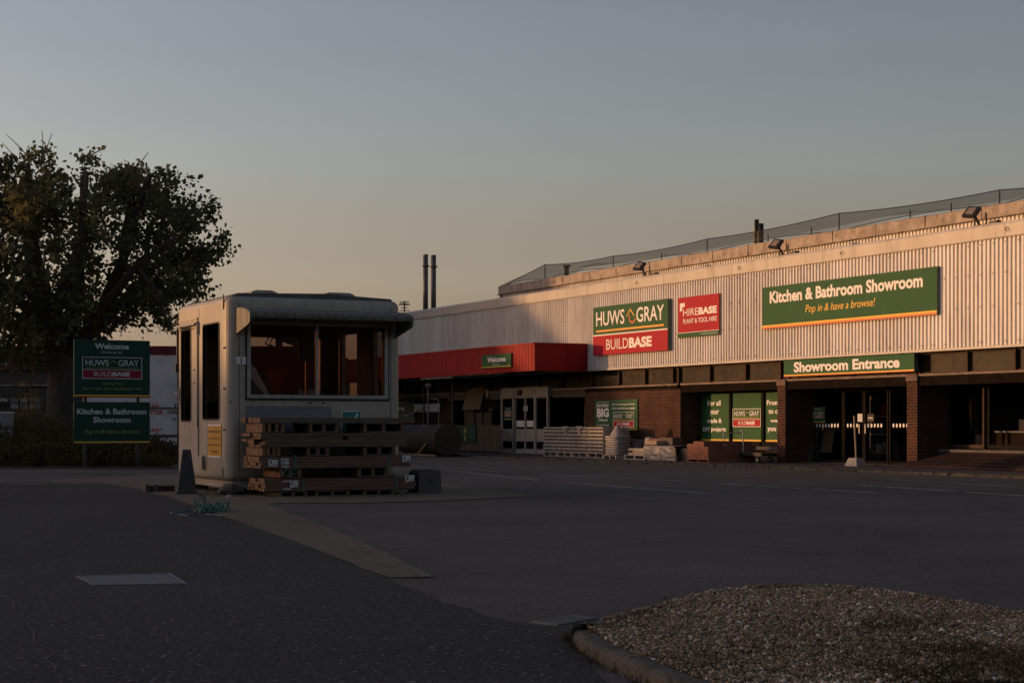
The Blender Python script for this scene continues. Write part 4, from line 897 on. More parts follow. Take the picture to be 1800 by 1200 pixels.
# visor over the window
vx0, vx1 = h(1, 0, 415, 560).x+.01, h(1, 0, 697, 560).x; zt = h(1, 0, 500, 548).z; dpt = .70
zl = h(1, -dpt, 600, 553.5).z+.0
prof = [(0, zt+.04), (-.14, zt+.04), (-.45, zt+.005), (-dpt+.07, zl+.03), (-dpt+.015, zl+.005), (-dpt, zl-.03), (-dpt+.008, zl-.07), (-dpt+.03, zl-.07), (-dpt+.03, zl-.03), (-dpt+.09, zl-.005), (-.44, zt-.03), (-.14, zt+.01), (0, zt+.01)]
k = MB(); k.prism(prof, vx0, vx1, ax='x'); vz = part(k, 'visor', 'shell_dirty', KT)
for xx in (vx0-.012, vx1-.03):
    k = MB(); k.prism([(-.002, zt+.03), (-.14, zt+.03), (-.45, zt-.01), (-dpt+.07, zl+.02), (-dpt+.012, zl-.0), (-dpt+.005, zl-.13), (-dpt+.06, zl-.17), (-.04, zt-.36), (-.002, zt-.38)], xx, xx+.035, ax='x'); k.build('visor_cheek', 'shell_dirty', vz, bevel=.006)
# number plate and front notices
def plate(fr, axis, p0, p1, t, b_, m, nm, parent, th=.012):
    if axis == 1:
        a = h(1, 0, p0, t); c = h(1, 0, p1, b_); k = MB(); k.box(a.x, c.x, -th, -.001, c.z, a.z); return part(k, nm, m, parent), a, c
o1, a, c = plate(K, 1, 415, 432, 627, 640, 'white', 'number_plate', KT); k = MB(); k.text('3', a.x+(c.x-a.x)*.38, a.x+(c.x-a.x)*.62, c.z+(a.z-c.z)*.15, c.z+(a.z-c.z)*.85, -.0135, .03); k.box(a.x+.012, a.x+.024, -.016, -.0125, (a.z+c.z)/2-.006, (a.z+c.z)/2+.006); k.box(c.x-.024, c.x-.012, -.016, -.0125, (a.z+c.z)/2-.006, (a.z+c.z)/2+.006); k.build('lettering', 'black', o1)
o1, a, c = plate(K, 1, 433, 582, 713, 759, 'lilac', 'front_panel', KT)
o1, a, c = plate(K, 1, 600, 635, 722, 759, 'white', 'tick_sign', KT)
k = MB(); k.box(a.x+.012, c.x-.012, -.015, -.0125, c.z+.012, a.z-.012); k.build('teal_field', 'teal', o1)
w_ = c.x-a.x; hh = a.z-c.z
k = MB(); k.bar((a.x+w_*.22, -.017, c.z+hh*.42), (a.x+w_*.40, -.017, c.z+hh*.2), .032, .004, (0, 1, 0)); k.bar((a.x+w_*.38, -.017, c.z+hh*.2), (a.x+w_*.80, -.017, c.z+hh*.86), .032, .004, (0, 1, 0)); k.build('tick_mark', 'white', o1)
# yellow notice on the side wall
a = h(0, 0, 367, 746); c = h(0, 0, 390, 804); yA, yB = a.y, c.y
k = MB(); k.box(-.012, 0, yB, yA, c.z, a.z); o1 = part(k, 'yellow_notice', 'notice', KT)
k = MB(); wd = yA-yB
tmp = MB()
for i, (t, u0, u1) in enumerate((('Customers must be', .04, .98), ('served here & all', .08, .92), ('items for payment', .03, .97), ('or guarantee', .22, .78))): tmp.text(t, u0*wd, u1*wd, (.75-.21*i)*(a.z-c.z), (.85-.21*i)*(a.z-c.z), 0, .01)
k.add([(-.0135, yA-v[0], c.z+v[2]) for v in tmp.v], tmp.f); k.build('lettering', 'black', o1)
k = MB(); k.box(-.016, -.0125, yB, yA, a.z-.02, a.z); k.box(-.016, -.0125, yB, yA, c.z, c.z+.02); k.build('pale_strip', 'white', o1)
a = h(0, 0, 351, 801); c = h(0, 0, 361, 823); k = MB(); k.box(-.06, 0, c.y, a.y, c.z, a.z); part(k, 'socket_box', 'shell', KT); k = MB(); k.tube([(-.03, c.y-.0, a.z+.01), (-.05, c.y-.05, a.z+.02), (-.05, c.y-.06, a.z-.1), (-.02, c.y-.05, c.z-.04)], .008, 5); part(k, 'cable', 'black', KT)
# poster in the back window
a = h(1, yb-.05, 525, 593); c = h(1, yb-.05, 553, 635); k = MB(); k.box(a.x, c.x, yb-.05, yb-.045, c.z, a.z); po_ = part(k, 'poster', 'blind', KT)

# ------------------------------------------------------------------ things round the kiosk
def kthing(name, label, cat, px, y, z=0, group=None): return thing(name, label, cat, K.w(h(1, y, px, HZ).x, y, z), K.a, group)
FY = -1.05     # front of the timber pile
def kx(px, y=FY): return h(1, y, px, HZ).x
def kz(py, y=FY, px=580): return h(1, y, px, py).z
def bundle(label, px0, px1, yt, yb_, rows, cols, tags, straps, layer_m='wood', thin=False, offs=0, depth=.85, group='timber bundles stacked in front of the kiosk'):
    x0, x1 = kx(px0+(30 if px0 < 500 else 0)), kx(px1); z1, z0 = kz(yt), kz(yb_)
    o = thing('timber_bundle', label, 'timber', K.w(x0, FY, z0), K.a, group); k = MB(); e_ = MB(); H = (z1-z0)/rows; Wc = depth/cols
    for r in range(rows):
        for c_ in range(cols):
            jx = random.uniform(-.03, .02)+(random.uniform(-.08, .09) if thin else 0); jy = random.uniform(-.008, .008) if c_ == 0 else 0
            xa, xb = jx+.0, x1-x0+random.uniform(-.03, .01); ya, yb2 = c_*Wc+jy, (c_+1)*Wc-.005+jy
            k.box(xa+.004, xb-.004, ya, yb2, r*H, (r+1)*H-.004); 
            e_.box(xa, xa+.004, ya, yb2, r*H, (r+1)*H-.004)
    k.build('boards', layer_m, o); e_.build('cut_ends', 'wood_end_lit', o)
    for px in straps:
        xx = kx(px)-x0; k = MB(); t = .006; k.box(xx-.016, xx+.016, -.012-t, -.012, -.01, z1-z0+.012); k.box(xx-.016, xx+.016, -.012-t, depth+.02, z1-z0+.012, z1-z0+.012+t); k.build('strap', 'strap', o)
    for t0, t1, u, v in tags:
        a = kx(t0)-x0; b2 = kx(t1)-x0; zt_, zb_ = kz(u)-z0, kz(v)-z0; k = MB(); tl = .01*random.uniform(-1, 1)
        k.add([(a, -.020, zb_), (b2, -.020, zb_+tl), (b2, -.024-.01, zt_+tl), (a, -.024, zt_)], [(0, 1, 2, 3)]); tg = k.build('label_tag', 'paper', o)
        k = MB(); k.text('1', a+(b2-a)*.18, a+(b2-a)*.30, zb_+(zt_-zb_)*.35, zb_+(zt_-zb_)*.85, -.037, .04); 
        if (t1-t0) > 14: k.box(a+(b2-a)*.45, a+(b2-a)*.9, -.037, -.036, zb_+(zt_-zb_)*.2, zb_+(zt_-zb_)*.28)
        k.build('lettering', 'black', tg)
    return o
def bearer(label, px0, px1, yt, yb_, n, y=FY, m='wood', depth=.8):
    x0, x1 = kx(px0+(22 if px0 < 500 else 0)), kx(px1+(12 if px0 < 500 else 0)); z1, z0 = kz(yt), kz(yb_); o = thing('pallet_bearer', label, 'pallet', K.w(x0, y+.03, z0), K.a, 'slotted bearers between the timber bundles')
    H = z1-z0; k = MB(); t = min(.018, H*.18); k.box(0, x1-x0, 0, depth, H-t, H-.001); k.box(0, x1-x0, 0, depth, .001, t); k.build('deck', m, o); k = MB(); W_ = x1-x0
    for i in range(n+1): c_ = W_*i/n; c0_ = min(max(c_-.025, 0), W_-.05); k.box(c0_, c0_+.05, 0.004, depth-.004, t, H-t)
    k.build('blocks', 'wood_end_lit' if m == 'wood' and px0 < 500 else m, o); return o
bundle('long top bundle of boards at the top of the timber pile', 427, 731, 733.5, 742.5, 1, 4, [], [530, 681], 'wood_grey')
bearer('left slotted bearer just under the top boards of the pile', 440, 489, 743, 760, 3)
bearer('middle slotted bearer under the top boards, left of the teal tick sign', 545, 597, 743, 760, 2, m='wood_grey')
bearer('right slotted bearer under the top boards of the pile', 641, 712, 743, 760, 2, m='wood_grey')
bundle('thin rippled sheets with a long board over them, second layer from the top', 427, 727, 760.5, 766, 1, 4, [], [], 'wood_grey')
bundle('short left stack of thin rippled sheets under the second layer', 433, 604, 766.5, 784.5, 4, 3, [], [], 'wood_grey', thin=True)
bundle('short right stack of thin rippled sheets under the second layer', 606, 716, 766.5, 784.5, 3, 3, [], [], 'wood_grey', thin=True)
bearer('left slotted bearer in the middle of the pile', 440, 482, 785, 800.5, 3)
bearer('central slotted bearer in the middle of the pile', 541, 580, 785, 800.5, 2, m='wood_grey')
bearer('right slotted bearer in the middle of the pile', 641, 696, 785, 800.5, 2, m='wood_grey')
bundle('thick reddish bundle of planed planks with three stacked labels, fourth from the top', 428, 721, 801, 821.5, 4, 6, [(471, 487.5, 806, 818), (493, 507, 804.5, 808.5), (493, 507, 810, 815), (494, 507, 817, 821), (706, 720.5, 801, 813)], [519, 682])
bearer('left slotted bearer above the lowest bundle', 471, 519, 822, 838.5, 2)
bearer('right slotted bearer above the lowest bundle', 631, 684, 822, 838.5, 2, m='wood_grey')
bundle('lowest reddish bundle of planks near the ground with labels at both ends', 437, 732, 839.5, 861, 4, 6, [(509, 523.5, 843, 855), (496, 510, 843, 846), (497, 511, 856, 859.5), (711, 727, 837, 849)], [533, 696])
for p0, p1, lb in ((470, 530, 'left ground bearer under the timber pile'), (556, 616, 'middle ground bearer under the timber pile'), (640, 695, 'right ground bearer under the timber pile')): bearer(lb, p0, p1, 862, 876, 2, m='wood_grey')
# loose coil of strap on the pile and loops
k = MB()
for i in range(4):
    pts = []; cx_ = kx(503+i*2); 
    for j in range(14): a = j/13*5.2+i; pts.append(K.w(cx_+.07*math.cos(a)*(1+.2*i), FY-.05-.01*i, kz(829)+.05*math.sin(a*1.1)))
    k.tube(pts, .006, 5)
tag(k.build('strap_tangle', 'rope'), 'tangled green strap stuffed between the two lowest bundles', 'strap')
# rope coil on the ground
k = MB()
def loop(cx_, cy_, rx, ry, z0, z1, a0=0, a1=6.3, n_=26):
    k.tube([(cx_+rx*math.cos(a0+(a1-a0)*j/n_)*(1+.08*math.sin(j*1.7)), cy_+ry*math.sin(a0+(a1-a0)*j/n_), z0+(z1-z0)*(.5+.5*math.sin(j*.9+cx_*9))) for j in range(n_+1)], .0065, 6)
c = G(372, 899)
for i in range(11): loop(c.x+random.uniform(-.10, .10), c.y+random.uniform(-.25, .25), random.uniform(.06, .15), random.uniform(.12, .35), .012, random.uniform(.03, .16), random.random()*6, random.uniform(4, 9))
c2 = G(325, 902); loop(c2.x-.0, c2.y, .16, .35, .01, .02, .5, 5.2); c3 = G(352, 892); loop(c3.x, c3.y, .07, .1, .02, .18); k.tube([tuple(G(306, 902, .01)), tuple(G(330, 906, .012)), tuple(G(360, 903, .02)), tuple(G(392, 906, .02))], .0065, 6)
tag(k.build('strap_coil', 'rope'), 'tangled coil of teal packing strap lying on the ground before the kiosk', 'strap')
# grey cone-shaped bollard
q = G(328, 868); o = thing('traffic_cone', 'dark grey weathered square cone leaning by the kiosk side', 'traffic cone', q, R(14))
def frustum(mb, w0, d0, w1, d1, z0, z1, off=0):
    vs = [(-w0/2, -d0/2, z0), (w0/2, -d0/2, z0), (w0/2, d0/2, z0), (-w0/2, d0/2, z0), (-w1/2+off, -d1/2, z1), (w1/2+off, -d1/2, z1), (w1/2+off, d1/2, z1), (-w1/2+off, d1/2, z1)]
    mb.add(vs, [(3, 2, 1, 0), (4, 5, 6, 7), (0, 1, 5, 4), (1, 2, 6, 5), (2, 3, 7, 6), (3, 0, 4, 7)])
k = MB(); frustum(k, .30, .28, .125, .12, .03, .70, .0); k.build('cone_body', 'cone', o, bevel=.012); k = MB(); k.box(-.17, .17, -.17, .17, 0, .035); k.build('base', 'cone', o, bevel=.008)
# low timber trough beside it
o = thing('timber_block', 'low broken timber block on the ground left of the grey cone', 'timber', G(282, 864), K.a)
k = MB(); k.box(-.24, .24, 0, .22, 0, .10); k.build('block', 'wood_dark', o, bevel=.006); k = MB(); k.box(-.25, -.19, -.02, .24, 0, .125); k.box(-.10, -.04, -.02, .24, 0, .12); k.build('cleat', 'concrete', o)
# rubble under the kiosk corner
def rock(mb, c_, r, sq=.7, seed=0):
    b = bmesh.new(); bmesh.ops.create_icosphere(b, subdivisions=2, radius=1); vs = []
    for v in b.verts: p = v.co.copy(); s = 1+.35*mnoise.noise(p*1.6+Vector((seed, 0, 0)))+.12*mnoise.noise(p*5+Vector((0, seed, 0))); vs.append(Vector((p.x*s*r, p.y*s*r, p.z*s*r*sq))+Vector(c_))
    mb.add(vs, [tuple(v.index for v in f.verts) for f in b.faces]); b.free()
k = MB(); rock(k, K.w(.05, -.05, .07), .20, .6, 2); tag(k.build('concrete_lump', 'concrete'), 'crumbling concrete lump under the kiosk front corner', 'rubble')
for i, (px, py, r) in enumerate(((352, 871, .04), (402, 872, .045), (376, 876, .02), (425, 872, .03), (1222, 806, .10), (706, 868, .05))):
    k = MB(); q = G(px, py, r*.4); rock(k, q, r, .6, i*3); tag(k.build('stone', 'pale_conc' if i in (1, 4) else 'concrete'), ['small grey stone just right of the grey cone base', 'pale chip lying before the kiosk corner rubble', 'tiny stone before the kiosk corner rubble', 'stone under the left end of the timber pile', 'pale lump on the pavement left of the brick pallet', 'stone at the right end of the timber pile'][i], 'stone')
# concrete block with a hole, right of the pile
q = G(756, 866); o = thing('concrete_weight', 'rough concrete weight block with a round hole at the right end of the timber pile', 'concrete block', q, K.a)
k = MB(); W_, H_ = .40, .375; pts = []
for j in range(9): a = math.pi-j*math.pi/8; pts.append((-.095+.10*math.cos(a), H_-.09+.09*math.sin(a)))
for j in range(9): a = math.pi-j*math.pi/8; pts.append((.095+.10*math.cos(a), H_-.09+.09*math.sin(a)*1.02))
prof = [(-.2, 0)]+pts+[(.2, 0)]; k.prism(prof, 0, .42); wb = k.build('block', 'concrete', o, bevel=.01)
k = MB(); k.tube([(.0, -.006, .19), (.0, .05, .19)], .028, 10); k.build('hole', 'black', o)  # black plug painted in for the dark inside the opening
k = MB(); q = K.w(kx(696, -.5), -.5, .10); k.box(0, .55, 0, .09, 0, .10); b_ = k.build('timber_offcut', 'wood_grey'); b_.location = (q.x, q.y, .05); b_.rotation_euler = (0, 0, K.a); tag(b_, 'short grey timber offcut poking out between the pile and the concrete weight', 'timber')

# ------------------------------------------------------------------ goods and fixtures before the building
# double board sign
SG = Frame((P(127, 781, 42).x, 42, 0), K.a); sh = SG.hit
o = thing('post_sign', 'tall green double board sign reading Welcome above Kitchen & Bathroom Showroom', 'sign', SG.o, SG.a)
a = sh(1, 0, 130, 596); b_ = sh(1, 0, 263.5, 700); c = sh(1, 0, 130, 698); W = b_.x-a.x; x0 = a.x
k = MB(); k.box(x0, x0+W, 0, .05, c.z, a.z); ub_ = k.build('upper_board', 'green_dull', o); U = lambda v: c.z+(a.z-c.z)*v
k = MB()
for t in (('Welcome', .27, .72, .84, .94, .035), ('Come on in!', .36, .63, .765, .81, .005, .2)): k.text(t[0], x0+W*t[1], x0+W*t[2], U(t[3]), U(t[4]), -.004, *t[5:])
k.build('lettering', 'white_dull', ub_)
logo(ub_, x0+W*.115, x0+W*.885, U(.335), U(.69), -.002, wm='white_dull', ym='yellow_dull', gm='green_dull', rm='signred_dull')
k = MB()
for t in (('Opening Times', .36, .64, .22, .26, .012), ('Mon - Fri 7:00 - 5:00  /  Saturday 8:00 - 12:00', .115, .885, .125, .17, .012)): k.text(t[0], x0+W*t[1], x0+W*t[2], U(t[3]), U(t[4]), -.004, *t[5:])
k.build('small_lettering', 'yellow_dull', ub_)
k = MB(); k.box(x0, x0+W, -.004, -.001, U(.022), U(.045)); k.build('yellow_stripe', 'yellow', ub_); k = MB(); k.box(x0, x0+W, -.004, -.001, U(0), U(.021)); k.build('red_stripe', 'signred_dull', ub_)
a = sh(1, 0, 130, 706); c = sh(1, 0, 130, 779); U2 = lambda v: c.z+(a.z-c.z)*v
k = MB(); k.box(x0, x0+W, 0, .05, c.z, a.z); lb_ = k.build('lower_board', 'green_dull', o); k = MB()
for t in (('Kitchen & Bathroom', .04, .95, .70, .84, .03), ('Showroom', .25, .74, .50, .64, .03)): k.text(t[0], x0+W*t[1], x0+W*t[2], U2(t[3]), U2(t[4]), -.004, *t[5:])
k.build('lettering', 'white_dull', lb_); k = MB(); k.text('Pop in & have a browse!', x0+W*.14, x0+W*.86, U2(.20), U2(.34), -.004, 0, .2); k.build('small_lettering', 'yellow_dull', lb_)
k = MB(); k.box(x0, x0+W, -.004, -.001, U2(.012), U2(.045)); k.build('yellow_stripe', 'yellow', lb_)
for xx in (x0+.25, x0+W-.33): k = MB(); k.box(xx, xx+.08, .055, .135, 0, 2.95); k.build('post', 'blackmetal', o)

# crates of paving in four stacks
def fx(px, y): return hF(1, y, px, HZ).x
def fz(px, py, y): return hF(1, y, px, py).z
SY = -1.35
cr = MB(); cw_ = fx(978.5, SY)-fx(955, SY); lay = .116
proto = None
grp = 'stacked crates of paving on the pavement'
names = ['first', 'second', 'third', 'fourth']; lv = ['bottom', 'second', 'third', 'fourth', 'fifth', 'sixth', 'top']
def crate_parts(o, W_, seed):
    rs = random.Random(seed); k = MB(); H = lay-.004; Dp = .95
    k.box(0, W_, 0, Dp, H-.040, H); k.box(0, W_, 0, Dp, 0, .018)
    k.box(0, .03, .01, Dp-.01, .018, H-.04); k.box(W_-.03, W_, .01, Dp-.01, .018, H-.04)
    n_ = 4
    for i in range(1, n_): x = W_*i/n_+rs.uniform(-.02, .02); k.box(x-.014, x+.014, .01, Dp-.01, .018, H-.04)
    k.build('slats', 'pallet', o); k = MB()
    for i in range(6): yy = .04+i*.12; k.box(.035, W_-.035, yy+.18, yy+.20, .02, .02+.045*rs.random()+.01)
    k.build('paving_slabs', 'block', o)
for s_, (p0, p1) in enumerate(((955, 978.3), (979.5, 1003.8), (1005, 1031), (1033, 1060))):
    a, b2 = fx(p0, SY), fx(p1, SY)
    o = thing('pallet', ['pale pallet under the leftmost crate stack, nearest the porch', 'pale pallet under the crate stack second from the porch', 'pale pallet under the sunlit crate stack, third from the porch', 'pale pallet under the crate stack beside the wrapped goods'][s_], 'pallet', F.w(a, SY, .03), F.a, 'pallets under the crate stacks')
    k = MB(); k.box(0, b2-a, 0, .95, .135, .155); k.box(0, b2-a, 0, .95, .0, .018); k.build('deck', 'pallet', o); k = MB()
    for u in (0, .5, 1): x = (b2-a-.06)*u; k.box(x, x+.06, 0.005, .94, .018, .135)
    k.build('blocks', 'pallet', o)
    for l_ in range(7):
        o = thing('crate', f"{lv[l_]} slatted pale crate of the {names[s_]} stack from the porch", 'crate', F.w(a+random.uniform(-.01, .01), SY+random.uniform(-.015, .015), .19+l_*lay), F.a, grp)
        crate_parts(o, b2-a, s_*10+l_)
def cloth(name, label, cat, mbf, m, loc, rot): pass
# crumpled sheeting draped on the second and third stacks
for i, (p0, p1, lb) in enumerate(((990, 999, 'torn grey sheet hanging down the front of the second crate stack'), (1014, 1024, 'torn grey sheet hanging down the front of the third crate stack'))):
    k = MB(); a, b2 = fx(p0, SY), fx(p1, SY); rows = []
    for r in range(8):
        zz = 1.03-r*.033; wv = (b2-a)*(1-.09*r)
        rows.append([(a+(b2-a)*.5+(c_/5-.5)*wv+.01*math.sin(r), SY-.03-.015*math.sin(c_*2.1+r*.8+i), zz) for c_ in range(6)])
    rows.insert(0, [(v[0], SY+.4, 1.032) for v in rows[0]])
    vs = [v for r in rows for v in r]; k.add(vs, [(r*6+c_, r*6+c_+1, (r+1)*6+c_+1, (r+1)*6+c_) for r in range(8) for c_ in range(5)]); o = k.build('plastic_sheet', 'plastic', None, smooth=True); o.matrix_world = F.m; tag(o, lb, 'sheeting')
def bag(mb, cx_, cy_, cz_, w_, d_, h_, seed=0, m=0):
    b = bmesh.new(); bmesh.ops.create_uvsphere(b, u_segments=14, v_segments=8, radius=1); vs = []
    for v in b.verts:
        p = v.co; f_ = lambda t: math.copysign(abs(t)**.45, t); nz = mnoise.noise(p*2.2+Vector((seed*3.1, 0, 0)))
        vs.append((cx_+f_(p.x)*w_/2*(1+.08*nz), cy_+f_(p.y)*d_/2*(1+.08*nz), cz_+h_/2+f_(p.z)*h_/2*(1+.12*nz)))
    mb.add(vs, [tuple(v.index for v in f.verts) for f in b.faces], m); b.free()
# stack of sacks with a slumped one on top
a, b2 = fx(1060, SY-.3), fx(1083, SY-.3); cx_ = (a+b2)/2; w_ = (b2-a)*1.04
o = thing('pallet', 'low pallet under the strapped stack of pale sacks', 'pallet', F.w(a, SY-.3, .03), F.a, 'pallets under the crate stacks'); k = MB(); k.box(0, b2-a, 0, .6, .09, .11); k.build('deck', 'pallet', o); k = MB(); [k.box(u*(b2-a-.06), u*(b2-a-.06)+.06, .0, .6, 0, .09) for u in (0, .5, 1)]; k.build('blocks', 'pallet', o)
for i in range(8):
    k = MB(); bag(k, cx_+random.uniform(-.02, .02), SY, .14+i*.075, w_, .6, .085, i); o = k.build('sack', 'sack', None, smooth=True); o.matrix_world = F.m; tag(o, f"{['lowest','second','third','fourth','fifth','sixth','seventh','eighth'][i]} flat pale sack counted up the stack beside the crates", 'sack', 'flat sacks stacked beside the crates')
k = MB(); b = bmesh.new(); bmesh.ops.create_cone(b, cap_ends=True, segments=12, radius1=.2, radius2=.05, depth=.3)
for v in b.verts: v.co += Vector((.0, 0, 0))+Vector((mnoise.noise(v.co*4), mnoise.noise(v.co*5), 0))*.05
k.add([tuple(v.co) for v in b.verts], [tuple(v.index for v in f.verts) for f in b.faces]); b.free(); o = k.build('sack', 'sack', None); o.matrix_world = F.m @ Matrix.Translation((cx_-.02, SY, .90)) @ Matrix.Rotation(.15, 4, 'Y'); tag(o, 'slumped peaked sack standing on top of the flat sacks', 'sack')
# dark heap, bagged goods, wrapped goods and boxes
def fobj(k, name, m, label, cat, smooth=True, group=None): o = k.build(name, m, None, smooth=smooth); o.matrix_world = F.m; return tag(o, label, cat, group)
y2 = -1.0
k = MB(); bag(k, fx(1105, y2), y2+.3, .03, fx(1125, y2)-fx(1085, y2), .8, .60, 4); M['dksack'] = mat('brown bulk bag', (.10, .078, .068), (.07, .055, .05), 4, .8, .7, 10); fobj(k, 'bulk_bag', 'dksack', 'sagging brown bulk bag between the flat sacks and the white wrapped pallet', 'bag')
k = MB(); bag(k, fx(1131, y2), y2+.3, .50, .30, .4, .20, 7); fobj(k, 'sack', 'sack', 'rounded pale sack on top of the low goods, left of the boxes', 'sack')
y3 = SY-.25; a, b2 = fx(1097, y3), fx(1133, y3)
o = thing('pallet', 'pale pallet carrying flat packs before the brown bulk bag', 'pallet', F.w(a, y3, .03), F.a); k = MB(); k.box(0, b2-a, 0, .8, .12, .14); k.box(0, b2-a, 0, .8, 0, .02); k.build('deck', 'pallet', o); k = MB(); [k.box(u*(b2-a-.07), u*(b2-a-.07)+.07, .0, .8, .02, .12) for u in (0, .5, 1)]; k.build('blocks', 'pallet', o)
for i, (u0, u1, z0, hh, lb, mm) in enumerate(((.12, .95, .17, .07, 'lowest flat pack on the pale pallet', 'plastic'), (.35, .98, .24, .06, 'middle tan flat pack on the pale pallet', 'tan'), (.14, .98, .30, .07, 'top white flat pack on the pale pallet', 'sack'))):
    k = MB(); k.box(a+(b2-a)*u0, a+(b2-a)*u1, y3+.05, y3+.7, z0, z0+hh); fobj(k, 'flat_pack', mm, lb, 'pack', False, 'flat packs on the pale pallet')
a, b2 = fx(1133, y3), fx(1189, y3)
k = MB(); NX, NZ = 22, 12; rows = []
def wrinkle(u, v, s): return .06*mnoise.noise(Vector((u*5+s, v*4, s)))+.03*mnoise.noise(Vector((u*13, v*11+s, 1)))
for r in range(NZ+1):
    v = r/NZ; zz = .04+.42*v; rows.append([(a+(b2-a)*(c_/NX)*(1-.06*v)+.02*math.sin(v*5), y3-.02+wrinkle(c_/NX, v, 3), zz+.03*mnoise.noise(Vector((c_*.5, v, 0)))) for c_ in range(NX+1)])
for r in range(1, 6): rows.append([(p[0], y3+.14*r, rows[NZ][i_][2]+.03*mnoise.noise(Vector((i_*.4, r*.7, 5)))) for i_, p in enumerate(rows[NZ])])
for r in range(6): rows.append([(p[0], y3+.75, rows[-1][i_][2]*(1-r/6) if r else p[2]) for i_, p in enumerate(rows[NZ+5])])
nn = NX+1; vs = [v for r in rows for v in r]; k.add(vs, [(r*nn+c_, r*nn+c_+1, (r+1)*nn+c_+1, (r+1)*nn+c_) for r in range(len(rows)-1) for c_ in range(NX)])
fobj(k, 'wrapped_pallet', 'plastic', 'crumpled pale plastic wrapped load at the right of the sacks', 'wrapped load')
for p0, p1, z0, z1, yy, lb, mm in ((1133, 1154, .49, .60, y3+.15, 'tan box on the left of the crumpled wrapped load', 'tan'), (1158, 1182, .49, .70, y3+.45, 'brown box at the back of the wrapped load', 'dksack'), (1140, 1158, .60, .66, y3+.45, 'flat reddish pack on the tan box', 'redbrick')):
    k = MB(); k.box(fx(p0, yy), fx(p1, yy), yy, yy+.35, z0, z1); fobj(k, 'cardboard_box', mm, lb, 'box', False)
k = MB(); k.box(fx(1186, y3), fx(1197, y3), y3+.2, y3+.8, .03, .40); fobj(k, 'bulk_bag', 'dksack', 'narrow dark bag at the right end of the wrapped load', 'bag', False)
# brick pallet
by = -1.9; a, b2 = fx(1208, by), fx(1246, by)
o = thing('brick_pack', 'stepped pack of loose red bricks on a pallet', 'bricks', F.w(a, by, .03), F.a)
k = MB(); W_ = b2-a; bl, bh, bd = .215, .068, .105; k2 = MB()
nxb = int(W_/.11); rs = random.Random(5)
for l_ in range(7):
    for ix in range(nxb):
        for iy in range(8):
            top_ = 5+(ix > nxb*.25)+(iy > 2)*1-(ix > nxb*.75)*2-(iy > 5)
            if l_ > top_ : continue
            x = ix*.108+rs.uniform(-.003, .003); y = iy*.20
            k.box(x, x+.103, y, y+.195, .10+l_*.07, .10+l_*.07+.066)
k.build('bricks', 'redbrick', o); k = MB(); k.box(-.01, W_, 0, 1.6, .078, .098); k.box(-.01, W_, 0, 1.6, 0, .015); [k.box(u*(W_-.06), u*(W_-.06)+.06, 0, 1.6, .015, .078) for u in (0, .5, 1)]; k.build('pallet_base', 'redbrick', o)
# platform trolley with two hoop handles
ty = -.9; a, b2 = fx(1268, ty), fx(1340, ty)
o = thing('platform_trolley', 'low grey platform trolley with two tall hooped handles by the bricks', 'trolley', F.w(a, ty, .03), F.a); W_ = b2-a
k = MB(); k.box(W_*.28, W_*.98, 0, .55, .24, .28); k.box(W_*.30, W_*.96, .03, .07, .19, .24); k.box(W_*.30, W_*.96, .48, .52, .19, .24); k.build('platform', 'blackmetal', o)
for u, v in ((.36, .06), (.36, .48), (.85, .06), (.85, .48)):
    k = MB(); k.tube([(W_*u, v-.025, .09), (W_*u, v+.025, .09)], .09, 14); wh = k.build('wheel', 'rubber', o); k = MB(); k.tube([(W_*u, v-.03, .09), (W_*u, v+.03, .09)], .035, 8); k.build('hub', 'alu', wh)
for pxh in (1268, 1302):
    u = fx(pxh, ty)-a; zt_ = fz(pxh, 756, ty)-.03; k = MB(); k.tube([(u-.12, .05, zt_-.04), (u-.04, .05, zt_), (u+.02, .05, zt_-.02), (u+.05, .05, zt_-.14), (u+.06, .05, .26)], .018, 7); k.build('handle', 'alu', o)
k = MB(); k.tube([(fx(1272, ty)-a, .05, fz(1272, 763, ty)), (fx(1303, ty)-a, .05, fz(1303, 762, ty))], .014, 6); k.build('crossbar', 'blackmetal', o)
# concrete foot with pole
by2 = -.55; q = hF(1, by2, 1504, HZ)
o = thing('weighted_post', 'pale pole standing in a concrete foot in front of the showroom doors', 'post', F.w(q.x, by2, .03), F.a+R(12))
k = MB(); frustum(k, .42, .40, .27, .26, 0, .21); k.build('concrete_foot', 'pale_conc', o, bevel=.015)
k = MB(); k.tube([(.02, 0, .2), (-.045, 0, 1.28)], .026, 10); k.build('pole', 'tan', o)
# boards and furniture inside the showroom
q = hF(1, 1.25, 1441, HZ).x; q2 = hF(1, 1.25, 1463, HZ).x; o = thing('leaning_board', 'tan board with a dark band leaning inside the glass left of the showroom doors', 'board', F.w(q, 1.0, .04), F.a)
zt_ = fz(1450, 750, 1.25); zb_ = fz(1450, 797, 1.15); W_ = q2-q
k = MB(); k.add([(0, .35, zt_), (W_, .35, zt_), (W_+.22, .05, zb_), (.24, .05, zb_), (0, .37, zt_), (W_, .37, zt_), (W_+.22, .07, zb_), (.24, .07, zb_)], [(0, 1, 2, 3), (4, 5, 6, 7), (0, 1, 5, 4), (2, 3, 7, 6), (1, 2, 6, 5), (0, 3, 7, 4)]); k.build('board', 'tan', o)
k = MB(); k.add([(.05, .275, zt_-.27), (W_+.05, .275, zt_-.27), (W_+.05, .27, zt_-.29), (.05, .27, zt_-.29)], [(0, 1, 2, 3)]); k.build('dark_band', 'black', o)
